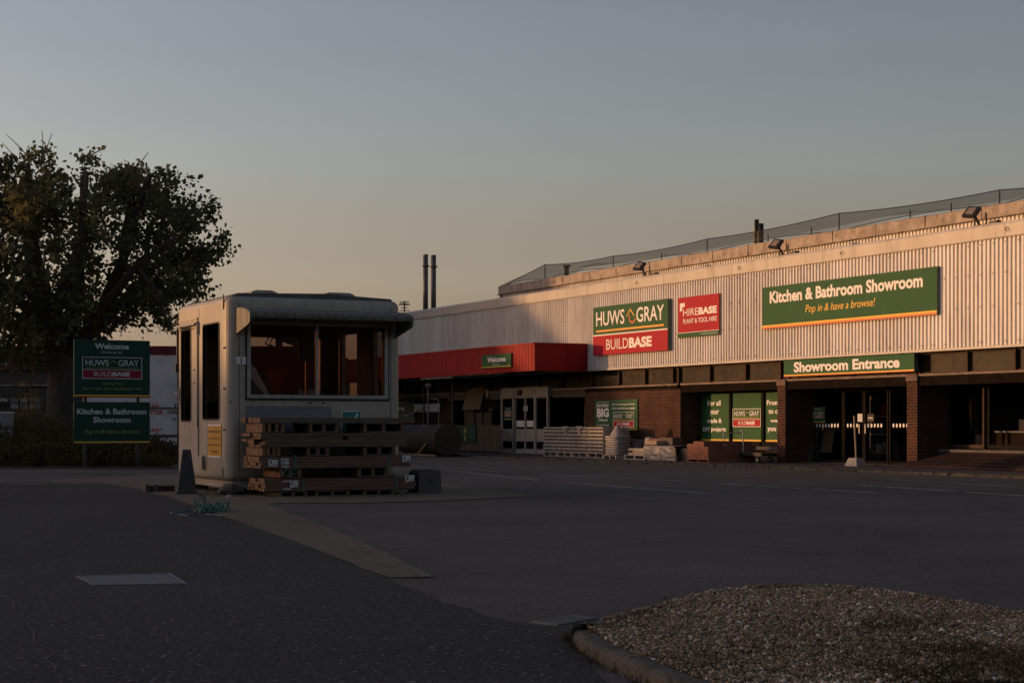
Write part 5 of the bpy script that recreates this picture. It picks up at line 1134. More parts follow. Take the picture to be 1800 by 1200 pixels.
for p0, p1, yy, t, b_2, lb in ((1427, 1438, 1.02, 682, 812, 'narrow grey blind inside the glass left of the showroom doors'), (1660, 1671, 1.09, 676, 786, 'narrow grey blind at the left edge of the right-hand window')):
    k = MB(); W_ = fx(p1, yy)-fx(p0, yy); n_ = 5; [k.box(fx(p0, yy)+W_*i/n_, fx(p0, yy)+W_*(i+.9)/n_, yy, yy+.03, max(.05, fz(p0, b_2, yy)), fz(p0, t, yy)) for i in range(n_)]; fobj(k, 'vertical_blind', 'blind', lb, 'blind', False)
yy = 1.30; q = fx(1707, yy); o = thing('pendant_lamp', 'slim amber pendant lamp hanging inside the right-hand window', 'lamp', F.w(q, yy, 1.2), F.a)
k = MB(); k.tube([(0, 0, fz(1707, 734, yy)-1.2), (0, 0, fz(1707, 703, yy)-1.2)], .045, 10); k.build('shade', 'notice', o); k = MB(); k.tube([(0, 0, fz(1707, 703, yy)-1.2), (0, 0, 2.29-1.2)], .006, 5); k.tube([(0, 0, fz(1707, 734, yy)-1.2), (.01, 0, fz(1707, 755, yy)-1.2)], .012, 5); k.build('cord', 'paper', o)
k = MB(); yy = 1.25; k.box(fx(1715, yy), fx(1731, yy), yy, yy+.4, .04, fz(1720, 763, yy)); fobj(k, 'drawer_unit', 'tan', 'tan drawer unit inside the right-hand window beside the mullion', 'furniture', False)
yy = 1.35; o = thing('desk', 'pale-edged reception desk inside the window at the right edge', 'desk', F.w(fx(1748, yy), yy, .04), F.a); zt_ = fz(1750, 757, yy)-.04
k = MB(); k.box(0, 3.0, 0, .7, zt_-.04, zt_); k.build('desk_top', 'paper', o); k = MB(); k.box(.03, 2.97, .04, .08, .0, zt_-.04); k.box(.03, .07, .08, .66, 0, zt_-.04); k.box(2.93, 2.97, .08, .66, 0, zt_-.04); k.build('front_panel', 'wood_dark', o)
k = MB(); a = fx(1780, yy); b2 = fx(1793, yy); k.box(a, b2, yy+.2, yy+.22, zt_+.04, fz(1786, 737, yy)); fobj(k, 'desk_card', 'blind', 'grey upright card standing on the reception desk', 'card', False)
for p0, p1, yy, lb in ((1530, 1560, 2.4, 'dim display shelf behind the right-hand showroom door'), (1745, 1800, 3.6, 'dim display shelf beyond the reception desk')):
    o = thing('display_shelf', lb, 'shelf', F.w(fx(p0, yy), yy, .04), F.a); W_ = fx(p1, yy)-fx(p0, yy)
    for i in range(4): k = MB(); k.box(0, W_, 0, .35, .25+i*.5, .29+i*.5); k.build('shelf_board', 'tan', o)
    k = MB(); k.box(-.03, 0, 0, .35, 0, 1.9); k.build('side_panel', 'blind', o); k = MB(); k.box(W_, W_+.03, 0, .35, 0, 1.9); k.build('side_panel', 'blind', o)
    for i in range(7): k = MB(); xx = .05+(W_-.3)*random.random(); zz = .29+.5*random.randint(0, 3); k.box(xx, xx+.2, .05, .25, zz, zz+random.uniform(.12, .35)); k.build('product_box', random.choice(['paper', 'lilac', 'signred', 'teal']), o)
# garden end, left of the porch
fy = -.6
def fence(p0, p1, label, y):
    a, b2 = fx(p0, y), fx(p1, y); zt_ = fz(p1, 747, y); o = thing('picket_fence', label, 'fence', F.w(a, y, .03), F.a); W_ = b2-a
    k = MB(); k.box(0, W_, .03, .06, .18, .25); k.box(0, W_, .03, .06, zt_-.28, zt_-.21); k.build('rail', 'wood_dark', o); n_ = int(W_/.16)
    for i in range(n_): k = MB(); x = i*W_/n_; k.box(x, x+.085, 0, .028, .06, zt_-.03+random.uniform(-.01, .01)); k.build('picket', 'wood_grey', o)
    return o
fence(700, 880, 'greyed picket fence running from the kiosk to the white porch', fy)
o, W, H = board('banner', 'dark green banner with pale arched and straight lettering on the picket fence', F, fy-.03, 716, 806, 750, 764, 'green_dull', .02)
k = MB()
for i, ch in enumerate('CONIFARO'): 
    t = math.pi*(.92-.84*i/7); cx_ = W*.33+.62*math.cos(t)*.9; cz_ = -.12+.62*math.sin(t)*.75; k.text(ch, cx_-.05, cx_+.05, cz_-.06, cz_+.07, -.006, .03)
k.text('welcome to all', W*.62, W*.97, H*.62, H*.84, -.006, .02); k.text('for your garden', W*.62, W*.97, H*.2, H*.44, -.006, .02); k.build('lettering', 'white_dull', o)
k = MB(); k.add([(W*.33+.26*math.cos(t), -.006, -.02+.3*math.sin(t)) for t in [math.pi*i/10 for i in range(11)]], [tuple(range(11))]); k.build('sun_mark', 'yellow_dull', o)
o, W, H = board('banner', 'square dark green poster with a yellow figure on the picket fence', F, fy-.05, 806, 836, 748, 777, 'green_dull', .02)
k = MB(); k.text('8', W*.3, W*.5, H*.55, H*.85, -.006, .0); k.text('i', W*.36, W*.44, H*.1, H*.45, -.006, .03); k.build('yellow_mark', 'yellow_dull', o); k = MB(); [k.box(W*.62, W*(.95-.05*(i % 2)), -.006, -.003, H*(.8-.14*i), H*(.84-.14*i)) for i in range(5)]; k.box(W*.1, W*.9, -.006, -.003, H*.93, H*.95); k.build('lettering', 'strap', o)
# garden arbour with a steep roof
ay = .2-.5; o = thing('garden_arbour', 'dark wooden garden arbour with a steep boarded roof behind the picket fence', 'arbour', F.w(fx(814, ay), ay, .03), F.a)
X = lambda p: fx(p, ay)-fx(814, ay); Z = lambda p, q_: fz(p, q_, ay)-.03; W_ = X(852)
zt_, ze = Z(830, 682), Z(830, 720)
X2 = lambda p: fx(p, ay+.55)-fx(814, ay); X1 = lambda p: fx(p, ay-.25)-fx(814, ay); zt2 = fz(838, 683, ay+.55)-.03
k = MB(); k.add([(X1(812), -.25, ze), (X1(844), -.25, ze), (X2(852), .55, zt2), (X2(823), .55, zt2), (X1(812), -.25, ze+.04), (X1(844), -.25, ze+.04), (X2(852), .55, zt2+.04), (X2(823), .55, zt2+.04)], [(0, 1, 2, 3), (4, 5, 6, 7), (0, 1, 5, 4), (1, 2, 6, 5), (2, 3, 7, 6), (3, 0, 4, 7)]); k.build('roof', 'wood_grey', o)
k = MB(); k.add([(X1(844), -.2, ze), (X1(844), 1.2, ze), (X2(852), .55, zt2)], [(0, 1, 2)]); k.box(X(845), X(862), .1, .14, ze-.05, ze+.06); k.build('gable', 'wood_dark', o)
for p in (816, 832, 846, 862): k = MB(); k.box(X(p), X(p)+.07, 0, .07, 0, ze); k.build('post', 'wood_dark', o)
k = MB(); x0, x1 = X(817)+.06, X(831); n_ = 7
for i in range(-n_, n_*2):
    for s_ in (1, -1):
        u = i/n_; zA, zB = Z(820, 747), ze
        xa = x0+(x1-x0)*u; xb = xa+s_*(zB-zA)
        # clip to the panel
        pts = []
        for t in (0, 1): pts.append([xa+(xb-xa)*t, zA+(zB-zA)*t])
        def clip(p_, q_, lo_, hi_):
            (xa_, za_), (xb_, zb_2) = p_, q_
            if abs(xb_-xa_) < 1e-6: return (p_, q_) if lo_ <= xa_ <= hi_ else None
            ts = sorted(((lo_-xa_)/(xb_-xa_), (hi_-xa_)/(xb_-xa_))); t0, t1 = max(0, ts[0]), min(1, ts[1])
            if t1-t0 < .02: return None
            return (xa_+(xb_-xa_)*t0, za_+(zb_2-za_)*t0), (xa_+(xb_-xa_)*t1, za_+(zb_2-za_)*t1)
        r = clip(pts[0], pts[1], x0, x1)
        if r: k.bar((r[0][0], .03+.01*s_, r[0][1]), (r[1][0], .03+.01*s_, r[1][1]), .022, .012, (0, 1, 0))
k.build('lattice', 'wood_grey', o)
k = MB(); k.box(X(833), X(862), .06, .1, .0, ze-.1); k.build('side_panel', 'wood_dark', o)
# black tank lying on its side with a round end, and a tall lamp-like handle
ty = -4.4; q0, q1 = hF(1, ty, 716, HZ).x, hF(1, ty, 786, HZ).x; r_ = .50
o = thing('tank', 'black cylindrical tank lying on its side before the green banners', 'tank', F.w(q0, ty, .03), F.a); W_ = q1-q0
k = MB(); k.tube([(0, 0, r_+.05), (.08, 0, r_+.05), (W_, 0, r_+.05)], [r_*.9, r_, r_], 32); k.build('barrel', 'tank', o, smooth=False)
for u in (.2, .62): k = MB(); k.tube([(W_*u, 0, r_+.05), (W_*u+.05, 0, r_+.05)], r_+.015, 32, cap=False); k.build('hoop', 'blackmetal', o)
k = MB(); k.tube([(W_+.01, 0, r_+.05), (W_+.06, 0, r_+.05)], r_*1.04, 32); ec = k.build('end_disc', 'black', o); k = MB(); k.tube([(W_+.06, 0, r_+.05), (W_+.13, 0, r_+.05)], .06, 10); k.build('axle', 'blackmetal', ec)
k = MB(); k.box(W_*.5, W_+.25, -.55, -.47, 0, .06); k.box(W_*.5, W_+.25, .47, .55, 0, .06); k.bar((W_*.62, -.5, .05), (W_*.85, -.5, .45), .05, .05); k.bar((0, -.3, .1), (-.3, -.4, .45), .05, .06); k.build('cradle', 'wood_grey', o)
k = MB(); k.tube([(W_+.0, -.3, r_+.5), (W_-.05, -.3, 1.9)], .018, 6); k.tube([(-.5, -.3, 1.05), (W_-.9, -.3, 1.75)], .02, 6); k.tube([(W_-.9, -.3, .6), (W_-.9, -.3, 2.35)], .03, 6); k.tube([(W_-1.0, -.3, 2.35), (W_-.75, -.3, 2.38)], .07, 8); k.tube([(W_-.55, -.3, 1.9), (W_-.05, -.3, 1.9)], .03, 6); k.build('handle_frame', 'blackmetal', o)
# security lamp near porch
k = MB(); q = hF(1, .1, 860, 692); k.prism([(q.x-.10, q.z+.15), (q.x+.10, q.z+.15), (q.x+.07, q.z-.12), (q.x, q.z-.2), (q.x-.07, q.z-.12)], .0, .12); fobj(k, 'alarm_box', 'porch', 'pale shield-shaped alarm box left of the porch top', 'alarm box', False)

# ------------------------------------------------------------------ foliage
def leaf_cloud(centres, per, size, spread, seed, shape='lobed', flat=.5):
    rg = np.random.default_rng(seed); tpl = {'lobed': [(0, -.5), (.28, -.32), (.55, -.05), (.30, .10), (.22, .38), (0, .55), (-.24, .36), (-.30, .10), (-.55, -.02), (-.26, -.34)],
                                            'oval': [(0, -.5), (.2, -.1), (.17, .25), (0, .5), (-.17, .25), (-.2, -.1)]}[shape]
    tpl = np.array([(a, b, -.18*abs(a)) for a, b in tpl]); n_ = len(tpl); V = []; F_ = []; i = 0
    for c_ in centres:
        c_ = np.array(c_[:3]); k_ = max(3, int(per*rg.uniform(.6, 1.3)))
        for _ in range(k_):
            s_ = size*rg.uniform(.6, 1.25); A = rg.normal(0, 1, (3, 3)); A[2, 2] += flat*2; q = np.linalg.qr(A.T)[0]
            p = c_+rg.normal(0, 1, 3)*spread*np.array([1, 1, .8]); V.append(tpl @ q.T*s_+p); F_.append(tuple(range(i*n_, (i+1)*n_))); i += 1
    V = np.concatenate(V); mb = MB(); mb.v = V.tolist(); mb.f = F_; mb.mi = [0]*len(F_); return mb
TY = 72.0
TO = Vector((P(112, 800, TY).x, TY, 0)); rt = random.Random(11)
def TP(px, py, dy=0): p = P(px, py, TY); return Vector((p.x, TY+dy, p.z))-TO
tree = thing('plane_tree', 'large dark lollipop-pollarded tree with a wide leafy crown at the left edge', 'tree', TO)
k = MB(); k.tube([TP(107, 796)+Vector((0, 0, .0)), TP(108, 760), TP(106, 700), TP(108, 650), TP(112, 610)], [.78, .62, .55, .55, .66], 14)
for a_ in range(5): t = a_*1.25; k.tube([TP(107, 770)+Vector((.2*math.cos(t), .2*math.sin(t), 0)), TP(107, 797)+Vector((.8*math.cos(t), .8*math.sin(t), -.1))], [.35, .22], 7)
k.build('trunk', 'bark', tree, smooth=True)
limbs = [([(108, 625, 0), (92, 545, -.8), (76, 430, -1.6), (69, 300, -1.8)], .34, .13), ([(106, 625, 0), (60, 545, .6), (34, 430, 1.4), (25, 300, 1.6)], .34, .13),
         ([(112, 612, 0), (142, 520, -.5), (153, 420, -.9), (157, 314, -1)], .34, .14), ([(118, 622, 0), (172, 560, .3), (222, 455, -.6), (248, 302, -1.2)], .40, .12),
         ([(224, 452, -.6), (250, 372, -1.0), (277, 314, -1.4)], .20, .12), ([(222, 455, -.6), (245, 400, -1.4), (283, 322, -2.2)], .16, .10), ([(116, 630, 0), (190, 548, -1.5), (262, 478, -2.6), (335, 432, -3.2)], .30, .08),
         ([(108, 620, 0), (20, 565, -1.2), (-60, 480, -2), (-110, 400, -2)], .34, .1), ([(108, 610, 0), (112, 500, 2), (116, 390, 3.0), (112, 290, 3.4)], .32, .1),
         ([(108, 625, 0), (160, 560, 2.4), (215, 480, 4), (230, 360, 4.6)], .3, .1), ([(108, 625, 0), (60, 560, 2.6), (10, 470, 4), (-20, 350, 4.6)], .3, .1), ([(110, 622, 0), (130, 560, -2.6), (180, 450, -4.2), (200, 330, -4.6)], .28, .09),
         ([(108, 622, 0), (88, 560, -2.6), (30, 480, -4.2), (5, 330, -4.8)], .28, .09), ([(262, 478, -2.6), (300, 520, -2.8), (318, 575, -2.6)], .10, .04), ([(190, 548, -1.5), (210, 580, -2.2), (222, 600, -2.5)], .09, .04), ([(60, 545, .6), (30, 600, -1), (12, 650, -1.6)], .10, .04)]
segs = []; lm = MB()
for pts, r0, r1 in limbs:
    q = [TP(*p) for p in pts]; dense = []
    for a, b in zip(q, q[1:]):
        for j in range(5): v = a.lerp(b, j/5); dense.append(v+Vector((mnoise.noise(v*.9), mnoise.noise(v*.9+Vector((5, 0, 0))), 0))*.14)
    dense.append(q[-1]); n_ = len(dense); lm.tube(dense, [r0+(r1-r0)*j/(n_-1) for j in range(n_)], 9)
    segs += [(v, r0+(r1-r0)*j/(n_-1)) for j, v in enumerate(dense) if j > 2]
lm.build('branches', 'bark', tree, smooth=True)
outline = [(-160, 300), (-60, 262), (0, 258), (30, 268), (70, 262), (90, 250), (120, 256), (150, 268), (185, 253), (205, 272), (240, 262), (262, 282), (300, 275), (320, 300), (350, 305), (372, 335), (382, 352), (375, 372), (388, 400), (412, 404), (408, 430), (400, 455), (404, 472), (385, 480), (388, 498), (366, 515), (355, 540), (330, 545), (322, 580), (306, 598), (290, 575), (268, 560), (248, 575), (235, 592), (215, 585), (190, 590), (160, 600), (140, 592), (120, 612), (100, 640), (80, 655), (55, 662), (30, 645), (10, 655), (-30, 630), (-160, 560)]
ol = [Vector((TP(110+(p[0]-110)*.955, 0).x, TP(0, 455+(p[1]-455)*(.86 if p[1] < 455 else .935)).z, 0)) for p in outline]
cen_ = []
tries = 0
while len(cen_) < 950 and tries < 200000:
    tries += 1
    x = rt.uniform(-7.2, 7.4); z = rt.uniform(3.0, 12.8); y = rt.uniform(-6, 6)
    d2 = (x-0)**2/49+(z-8.2)**2/30+y*y/36
    if d2 > 1.02 and abs(y) > 1.8: continue
    if d2 < .30 and rt.random() < .6: continue
    if not inside((x, z), ol): continue
    if mnoise.noise(Vector((x*.55, y*.55, z*.55+3))) < -.07: continue
    v = Vector((x, y, z)); cen_.append(v)
def near(v):
    best = None
    for s_, r in segs:
        if s_.z > v.z+.6: continue
        d = (s_-v).length
        if best is None or d < best[0]: best = (d, s_, r)
    return best
tw = MB(); alln = [(s_, r) for s_, r in segs]; order = sorted(cen_, key=lambda v: min((v-s_).length for s_, r in segs[::4]))
pool = list(segs)
for v in order:
    b_ = min(pool[::1], key=lambda t: (t[0]-v).length+(1.2 if t[0].z > v.z+.5 else 0))
    d = (b_[0]-v).length; r0 = min(b_[1]*.55, .02+.014*d)
    mid = b_[0].lerp(v, .5)+Vector((rt.gauss(0, .06), rt.gauss(0, .06), -.06*d+rt.gauss(0, .05)))
    tw.tube([b_[0], mid, v], [r0, r0*.7, .009], 4, cap=False)
    if d > .5: pool.append((v, .03)); pool.append((mid, r0))
tw.build('twigs', 'bark', tree)
tips = [v for v in cen_ if rt.random() < .12]; st = MB()
for p in ((24, 262, -1.6), (30, 247, -1.5), (92, 240, -1.6), (107, 244, -1.4), (196, 262, -1), (270, 274, -1)): b_ = min(pool, key=lambda t: (t[0]-TP(*p)).length); st.tube([b_[0], b_[0].lerp(TP(*p), .5)+Vector((.05, 0, 0)), TP(*p)], [.03, .02, .012], 5)
st.build('bare_twigs', 'bark', tree)
cr_ = leaf_cloud(cen_, 40, .185, .25, 4); cr_.build('crown', 'leaf', tree)

def shrub(name, label, px, Y, w_, d_, h_, nclump, per, size, m='scrub', seed=0, shape='oval', group=None, stems=6):
    rs = random.Random(seed); o = thing(name, label, 'shrub', (P(px, HZ, Y).x, Y, 0), 0, group); cs_ = []
    k = MB(); base_ = []
    for _ in range(nclump):
        a = rs.uniform(0, 6.28); r = math.sqrt(rs.random()); z = rs.random()**.8
        hh = h_*(1-.55*r*r)*(.75+.4*mnoise.noise(Vector((r*math.cos(a)*2+seed, r*math.sin(a)*2, 0)))+.25); v = Vector((w_/2*r*math.cos(a), d_/2*r*math.sin(a), z*hh)); cs_.append(v)
    for _ in range(stems*4):
        v = rs.choice(cs_); b_ = Vector((v.x*.4+rs.gauss(0, .1), v.y*.4, 0)); k.tube([b_, b_.lerp(v, .5)+Vector((0, 0, .1)), v+Vector((0, 0, .12))], [.018, .012, .005], 4, cap=False)
    k.build('stems', 'bark', o); leaf_cloud(cs_, per, size, .12, seed, shape, .2).build('foliage', m, o); return o
SH = [(-30, 49, 4.2, 3, 1.5, 150, 26, 'dark brown scrubby bush at the left edge of the photograph'), (30, 46.5, 2.6, 2, 1.1, 120, 26, 'low scrubby bush just right of the white box'), (62, 50, 2.2, 2, 1.9, 130, 24, 'twiggy bush left of the tree trunk'),
      (95, 46, 2.4, 2, 1.2, 120, 26, 'bramble bush in front of the tree trunk'), (152, 46.8, 2.8, 1.8, 1.0, 130, 26, 'low bramble behind the left post of the double sign'), (215, 45.8, 2.6, 1.8, .75, 120, 26, 'low bramble behind the right post of the double sign'), (262, 46, 1.9, 1.8, .8, 110, 26, 'low leafy bramble between the double sign and the kiosk'),
      (186, 43.2, 2.6, 1.2, .55, 100, 24, 'low weedy bush under the double sign'), (120, 43.4, 2.0, 1.2, .6, 90, 24, 'low weedy bush at the foot of the double sign, on its left'), (60, 43.6, 2.2, 1.2, .55, 90, 24, 'low weedy bush below the pale box at the left'), (-5, 43.6, 2.6, 1.4, .6, 90, 24, 'low weedy bush at the far left kerb')]
for i, (px, Y, w_, d_, h_, nc, per, lb) in enumerate(SH): shrub('shrub', lb, px, Y, w_, d_, h_, nc, per, .10, 'scrub', 20+i, group='rough bushes under the tree')
gg = MB()
for _ in range(420):
    px = random.uniform(-60, 300); Y = random.uniform(42.2, 44.5); p = P(px, HZ, Y); blades(gg, (p.x, Y, 0), 9, random.uniform(.2, .55), .14, .008, .35)
for _ in range(150):
    s_ = random.uniform(-14, 13); p = F.w(s_, random.choice((-.06, -3.72))+random.gauss(0, .04), .03); blades(gg, tuple(p), 7, random.uniform(.05, .16), .08, .006, .4)
for _ in range(40): p = K.w(random.uniform(-.3, 3.4), random.uniform(-.3, -.02), 0); blades(gg, tuple(p), 6, .09, .06, .004)
g2 = gg.build('rough_grass', 'grass'); struct(g2, 'stuff'); tag(g2, 'rough grass along the verge, the pavement edge and the kiosk foot', 'grass')
vk = MB(); 
for i in range(26): a = P(-60+15.0*i, HZ, 41.9); vk.box(a.x, a.x+.20*1.0-.003, 41.8, 41.95, -.05, .05+.006*random.random())
struct(vk.build('verge_kerb', 'pavement'))
vb = MB(); vb.add([(-40, 41.95, .012), (-7.3, 41.95, .012), (-7.3, 56, .012), (-40, 56, .012)], [(0, 1, 2, 3)]); struct(vb.build('verge', 'soil'))

# ------------------------------------------------------------------ things beyond the kiosk and the bushes
# long red-fascia unit
RFm = Frame((P(-140, HZ, 92).x, 92, 0), R(2)); hr = RFm.hit
o = thing('shop_unit', 'long low trade unit with a deep red fascia behind the tree and van', 'building', RFm.o, RFm.a)
xe = hr(1, 0, 592, HZ).x; zt_ = hr(1, 0, 280, 608).z; zb_ = hr(1, 0, 60, 649).z
k = MB(); k.box(0, xe, .3, 12, 0, zt_-.4); k.build('wall', 'building_far', o); k = MB(); k.box(-.1, xe+.1, 0, .5, zb_, zt_); k.build('fascia', 'redfascia', o)
k = MB(); k.box(-.1, xe+.1, .5, 12, zt_-.5, zt_-.35); k.build('roof', 'roof', o)
k = MB(); zz = hr(1, 0, 60, 676).z; k.box(0, xe, .05, .3, zz-.08, zz+.04); k.build('ledge', 'ledge_top', o)
for p0, p1, t, b_2 in ((-60, 42, 679, 704), (50, 95, 684, 716), (210, 262, 680, 716), (300, 420, 680, 716), (440, 560, 680, 716)):
    a = hr(1, .3, p0, t); c = hr(1, .3, p1, b_2); k = MB(); k.box(a.x, c.x, .22, .3, c.z, a.z); wn = k.build('window', 'blackmetal', o); k = MB(); k.box(a.x-.1, c.x+.1, .24, .3, a.z, a.z+.1); k.box(a.x-.1, a.x, .24, .3, c.z, a.z); k.box(c.x, c.x+.1, .24, .3, c.z, a.z); k.build('frame', 'stucco', wn)
k = MB(); a = hr(1, 0, 2, 627); b_2 = hr(1, 0, 14, 641); k.text('rt', a.x, b_2.x, b_2.z, a.z, -.01, .0, .3); k.build('lettering', 'white_dull', o)
a = hr(1, -1, -2, 700); b_2 = hr(1, -1, 12.5, 705); k = MB(); k.text('ONE', a.x, b_2.x, b_2.z, a.z, -1.06, .01); 
o2 = thing('shop_board', 'dark low board ending in ONE before the far trade unit at left', 'sign', RFm.w(a.x, -1, 0), RFm.a); W_ = b_2.x-a.x
k = MB(); k.box(-8, W_+.4, 0, .08, b_2.z-.12, a.z+.5); k.box(-.1, 0, .08, .16, 0, a.z); k.box(-7, -6.9, .08, .16, 0, a.z); k.build('board', 'stucco', o2); k = MB(); k.text('ONE', 0, W_, b_2.z, a.z, -.01, .01); k.build('lettering', 'white', o2)
# stacked grey tray boxes and a white box
GY = 80
o = thing('tray_rack', 'rack of small grey trays left of the tree trunk', 'rack', P(18, HZ, GY)+Vector((0, 0, -EYE)), R(3))
a = P(18, 697, GY); b_2 = P(66, 719, GY); W_ = b_2.x-a.x; k = MB(); k.box(0, W_, 0, .8, b_2.z-.1, b_2.z); k.box(0, .08, 0, .8, 0, b_2.z-.1); k.box(W_-.08, W_, 0, .8, 0, b_2.z-.1); k.box(-.3, W_, .0, .8, a.z, a.z+.06); k.build('frame', 'stucco', o)
for i in range(3):
    for j in range(2): k = MB(); k.box(W_*i/3+.04, W_*(i+1)/3-.04, -.05, .7, b_2.z+(a.z-b_2.z)*j/2+.02, b_2.z+(a.z-b_2.z)*(j+1)/2-.04); k.build('tray', 'blind' if (i+j) % 2 else 'plastic', o)
a = P(-20, 724, 47.8); b_2 = P(17, 765, 47.8); o = thing('electric_cabinet', 'plain pale grey cabinet at the left edge among the bushes', 'cabinet', (a.x, 47.8, 0), R(4)); W_ = b_2.x-a.x
k = MB(); k.box(0, W_, 0, .5, .0, a.z-.03); k.build('body', 'blind', o, bevel=.01); k = MB(); k.box(-.02, W_+.02, -.02, .52, a.z-.03, a.z+.01); k.build('lid', 'white_dull', o)

def vehicle_van(name, label, origin, rot, L_, H_, W_, paint, nose_front=True, group=None):
    o = thing(name, label, 'van', origin, rot, group)
    # side profile, x forward (to the right)
    pr = [(.02, .42), (0, .9), (.03, H_-.35), (.16, H_-.08), (.5, H_), (L_*.66, H_), (L_*.735, H_-.10), (L_*.80, H_-.42), (L_*.885, H_*.54), (L_*.975, H_*.45), (L_-.02, H_*.36), (L_, .55), (L_-.05, .36), (L_*.92, .34)]
    wx = (L_*.19, L_*.83); wr_ = .36
    def arc(cx_): return [(cx_+.44*math.cos(t), max(.34, .36+.44*math.sin(t))) for t in [math.pi*j/8 for j in range(9)]]
    bot = arc(wx[1])+arc(wx[0])
    prof = pr+bot+[(.1, .34)]
    n_ = len(prof); y_in = 0
    top_in = lambda z: .0 if z < H_*.5 else .16*((z-H_*.5)/(H_*.5))**1.6
    k = MB(); vs = [(p[0], top_in(p[1]), p[1]) for p in prof]+[(p[0], W_-top_in(p[1]), p[1]) for p in prof]
    k.add(vs, [tuple(range(n_)), tuple(range(2*n_-1, n_-1, -1))]+[(i, i+n_, (i+1) % n_+n_, (i+1) % n_) for i in range(n_)]); body_ = k.build('body', paint, o)
    k = MB(); k.add([(L_*.67, .012+top_in(H_*.9), H_*.90), (L_*.745, .02+top_in(H_*.84)-.02, H_*.85), (L_*.865, top_in(H_*.55)-.012, H_*.56), (L_*.67, top_in(H_*.54)-.012, H_*.54)], [(0, 1, 2, 3)]); k.v = [(a, b-.02, c) for a, b, c in k.v]; k.build('side_window', 'vangrey', o)
    k = MB(); k.add([(L_*.745+.02, .25, H_-.12), (L_*.745+.02, W_-.25, H_-.12), (L_*.885+.025, W_-.16, H_*.56), (L_*.885+.025, .16, H_*.56)], [(0, 1, 2, 3)]); k.build('windscreen', 'vangrey', o)
    for cx_ in wx:
        for yy, s_ in ((.02, 1), (W_-.24, -1)):
            k = MB(); k.tube([(cx_, yy, wr_), (cx_, yy+.22, wr_)], wr_, 22); w2 = k.build('wheel', 'rubber', o); k = MB(); k.tube([(cx_, yy-.012 if s_ > 0 else yy+.22, wr_), (cx_, yy if s_ > 0 else yy+.232, wr_)], .21, 14); k.build('rim', 'alu', w2)
    k = MB(); k.box(.05, L_*.96, -.015, -.001+.004, .62, .72); k.box(L_*.04, L_*.62, -.012+.0, .002, H_*.46, H_*.475); k.build('side_trim', 'blackmetal' if paint != 'vanwhite' else 'stucco', o)
    k = MB(); k.box(L_*.655, L_*.658, -.01, 0.004, .5, H_*.88); k.box(L_*.43, L_*.433, -.01, .004, .5, H_*.88); k.build('door_gap', 'black', o)
    k = MB(); k.box(L_*.72, L_*.78, -.22, -.04, H_*.56, H_*.66); k.build('mirror', 'black', o)
    k = MB(); k.box(L_-.16, L_+.004, .06, .32, .62, .86); k.build('headlight', 'alu', o); k = MB(); k.box(L_-.16, L_+.004, W_-.32, W_-.06, .62, .86); k.build('headlight', 'alu', o)
    return o, top_in
VY = 61; vL = 7.5; vo = Vector((P(150, HZ, VY).x, VY, 0)); VH = (745-623)/3000*VY+1.1-.0
v1, ti = vehicle_van('parked_van', 'tall white panel van parked behind the double sign and the kiosk', vo, R(9), vL, VH, 2.2, 'vanwhite')
k = MB(); 
for t, x0_, x1_, z0_, z1_ in (('BUS', 2.05, 2.28, 1.62, 1.72), ('TTSR', 2.0, 2.42, 1.40, 1.54), ('RS', 2.05, 2.3, .86, .96)): k.text(t, x0_*1.13, x1_*1.13, (z0_-1.1)*1.15+1.1, (z1_-1.1)*1.15+1.1, -.012, .02)
k.build('red_lettering', 'signred', v1); k = MB()
for t, x0_, x1_, z0_, z1_ in (('EXPRESS', 2.55, 3.0, 1.42, 1.53), ('|', 2.78, 2.82, 1.62, 1.75), ('07', 2.7, 2.82, 1.2, 1.3), ('co', 3.1, 3.4, .82, .92)): k.text(t, x0_*1.13, x1_*1.13, (z0_-1.1)*1.15+1.1, (z1_-1.1)*1.15+1.1, -.012, .02)
k.build('grey_lettering', 'blackmetal', v1)
# small red hire truck box
TYY = 68; a = P(493, HZ, TYY); o = thing('hire_truck', 'red box truck lettered HIRE seen through the kiosk window', 'truck', (a.x, TYY, 0), R(12)); tw_ = P(600, HZ, TYY).x-a.x; tz = P(0, 649, TYY).z; tb = P(0, 715, TYY).z
k = MB(); k.prism([(.0, .75), (.25, .75), (tw_, .75), (tw_, tz), (.30, tz), (.0, tz-.3)], 0, 2.2); k.build('box_body', 'redfascia', o)
k = MB(); k.prism([(-.5, tz-.02), (.24, tz+.0), (-.02, tz-.95)], -.02, 2.1); k.build('wind_deflector', 'red', o)
k = MB(); k.prism([(-1.7, .4), (.0, .4), (.0, 1.9), (-1.0, 1.9), (-1.5, 1.2), (-1.72, 1.0)], .1, 2.1); k.build('cab', 'redfascia', o)
a1 = (P(526, HZ, TYY).x-a.x); b1 = P(562, HZ, TYY).x-a.x; k = MB(); k.text('HIRE', a1, b1+.15, P(0, 696, TYY).z, P(0, 684, TYY).z, -.01, .05); k.build('lettering', 'white_dull', o)
for x_ in (-1.1, tw_-.8):
    for y_ in (.1, 1.9): k = MB(); k.tube([(x_, y_, .4), (x_, y_+.22, .4)], .4, 18); k.build('wheel', 'rubber', o)
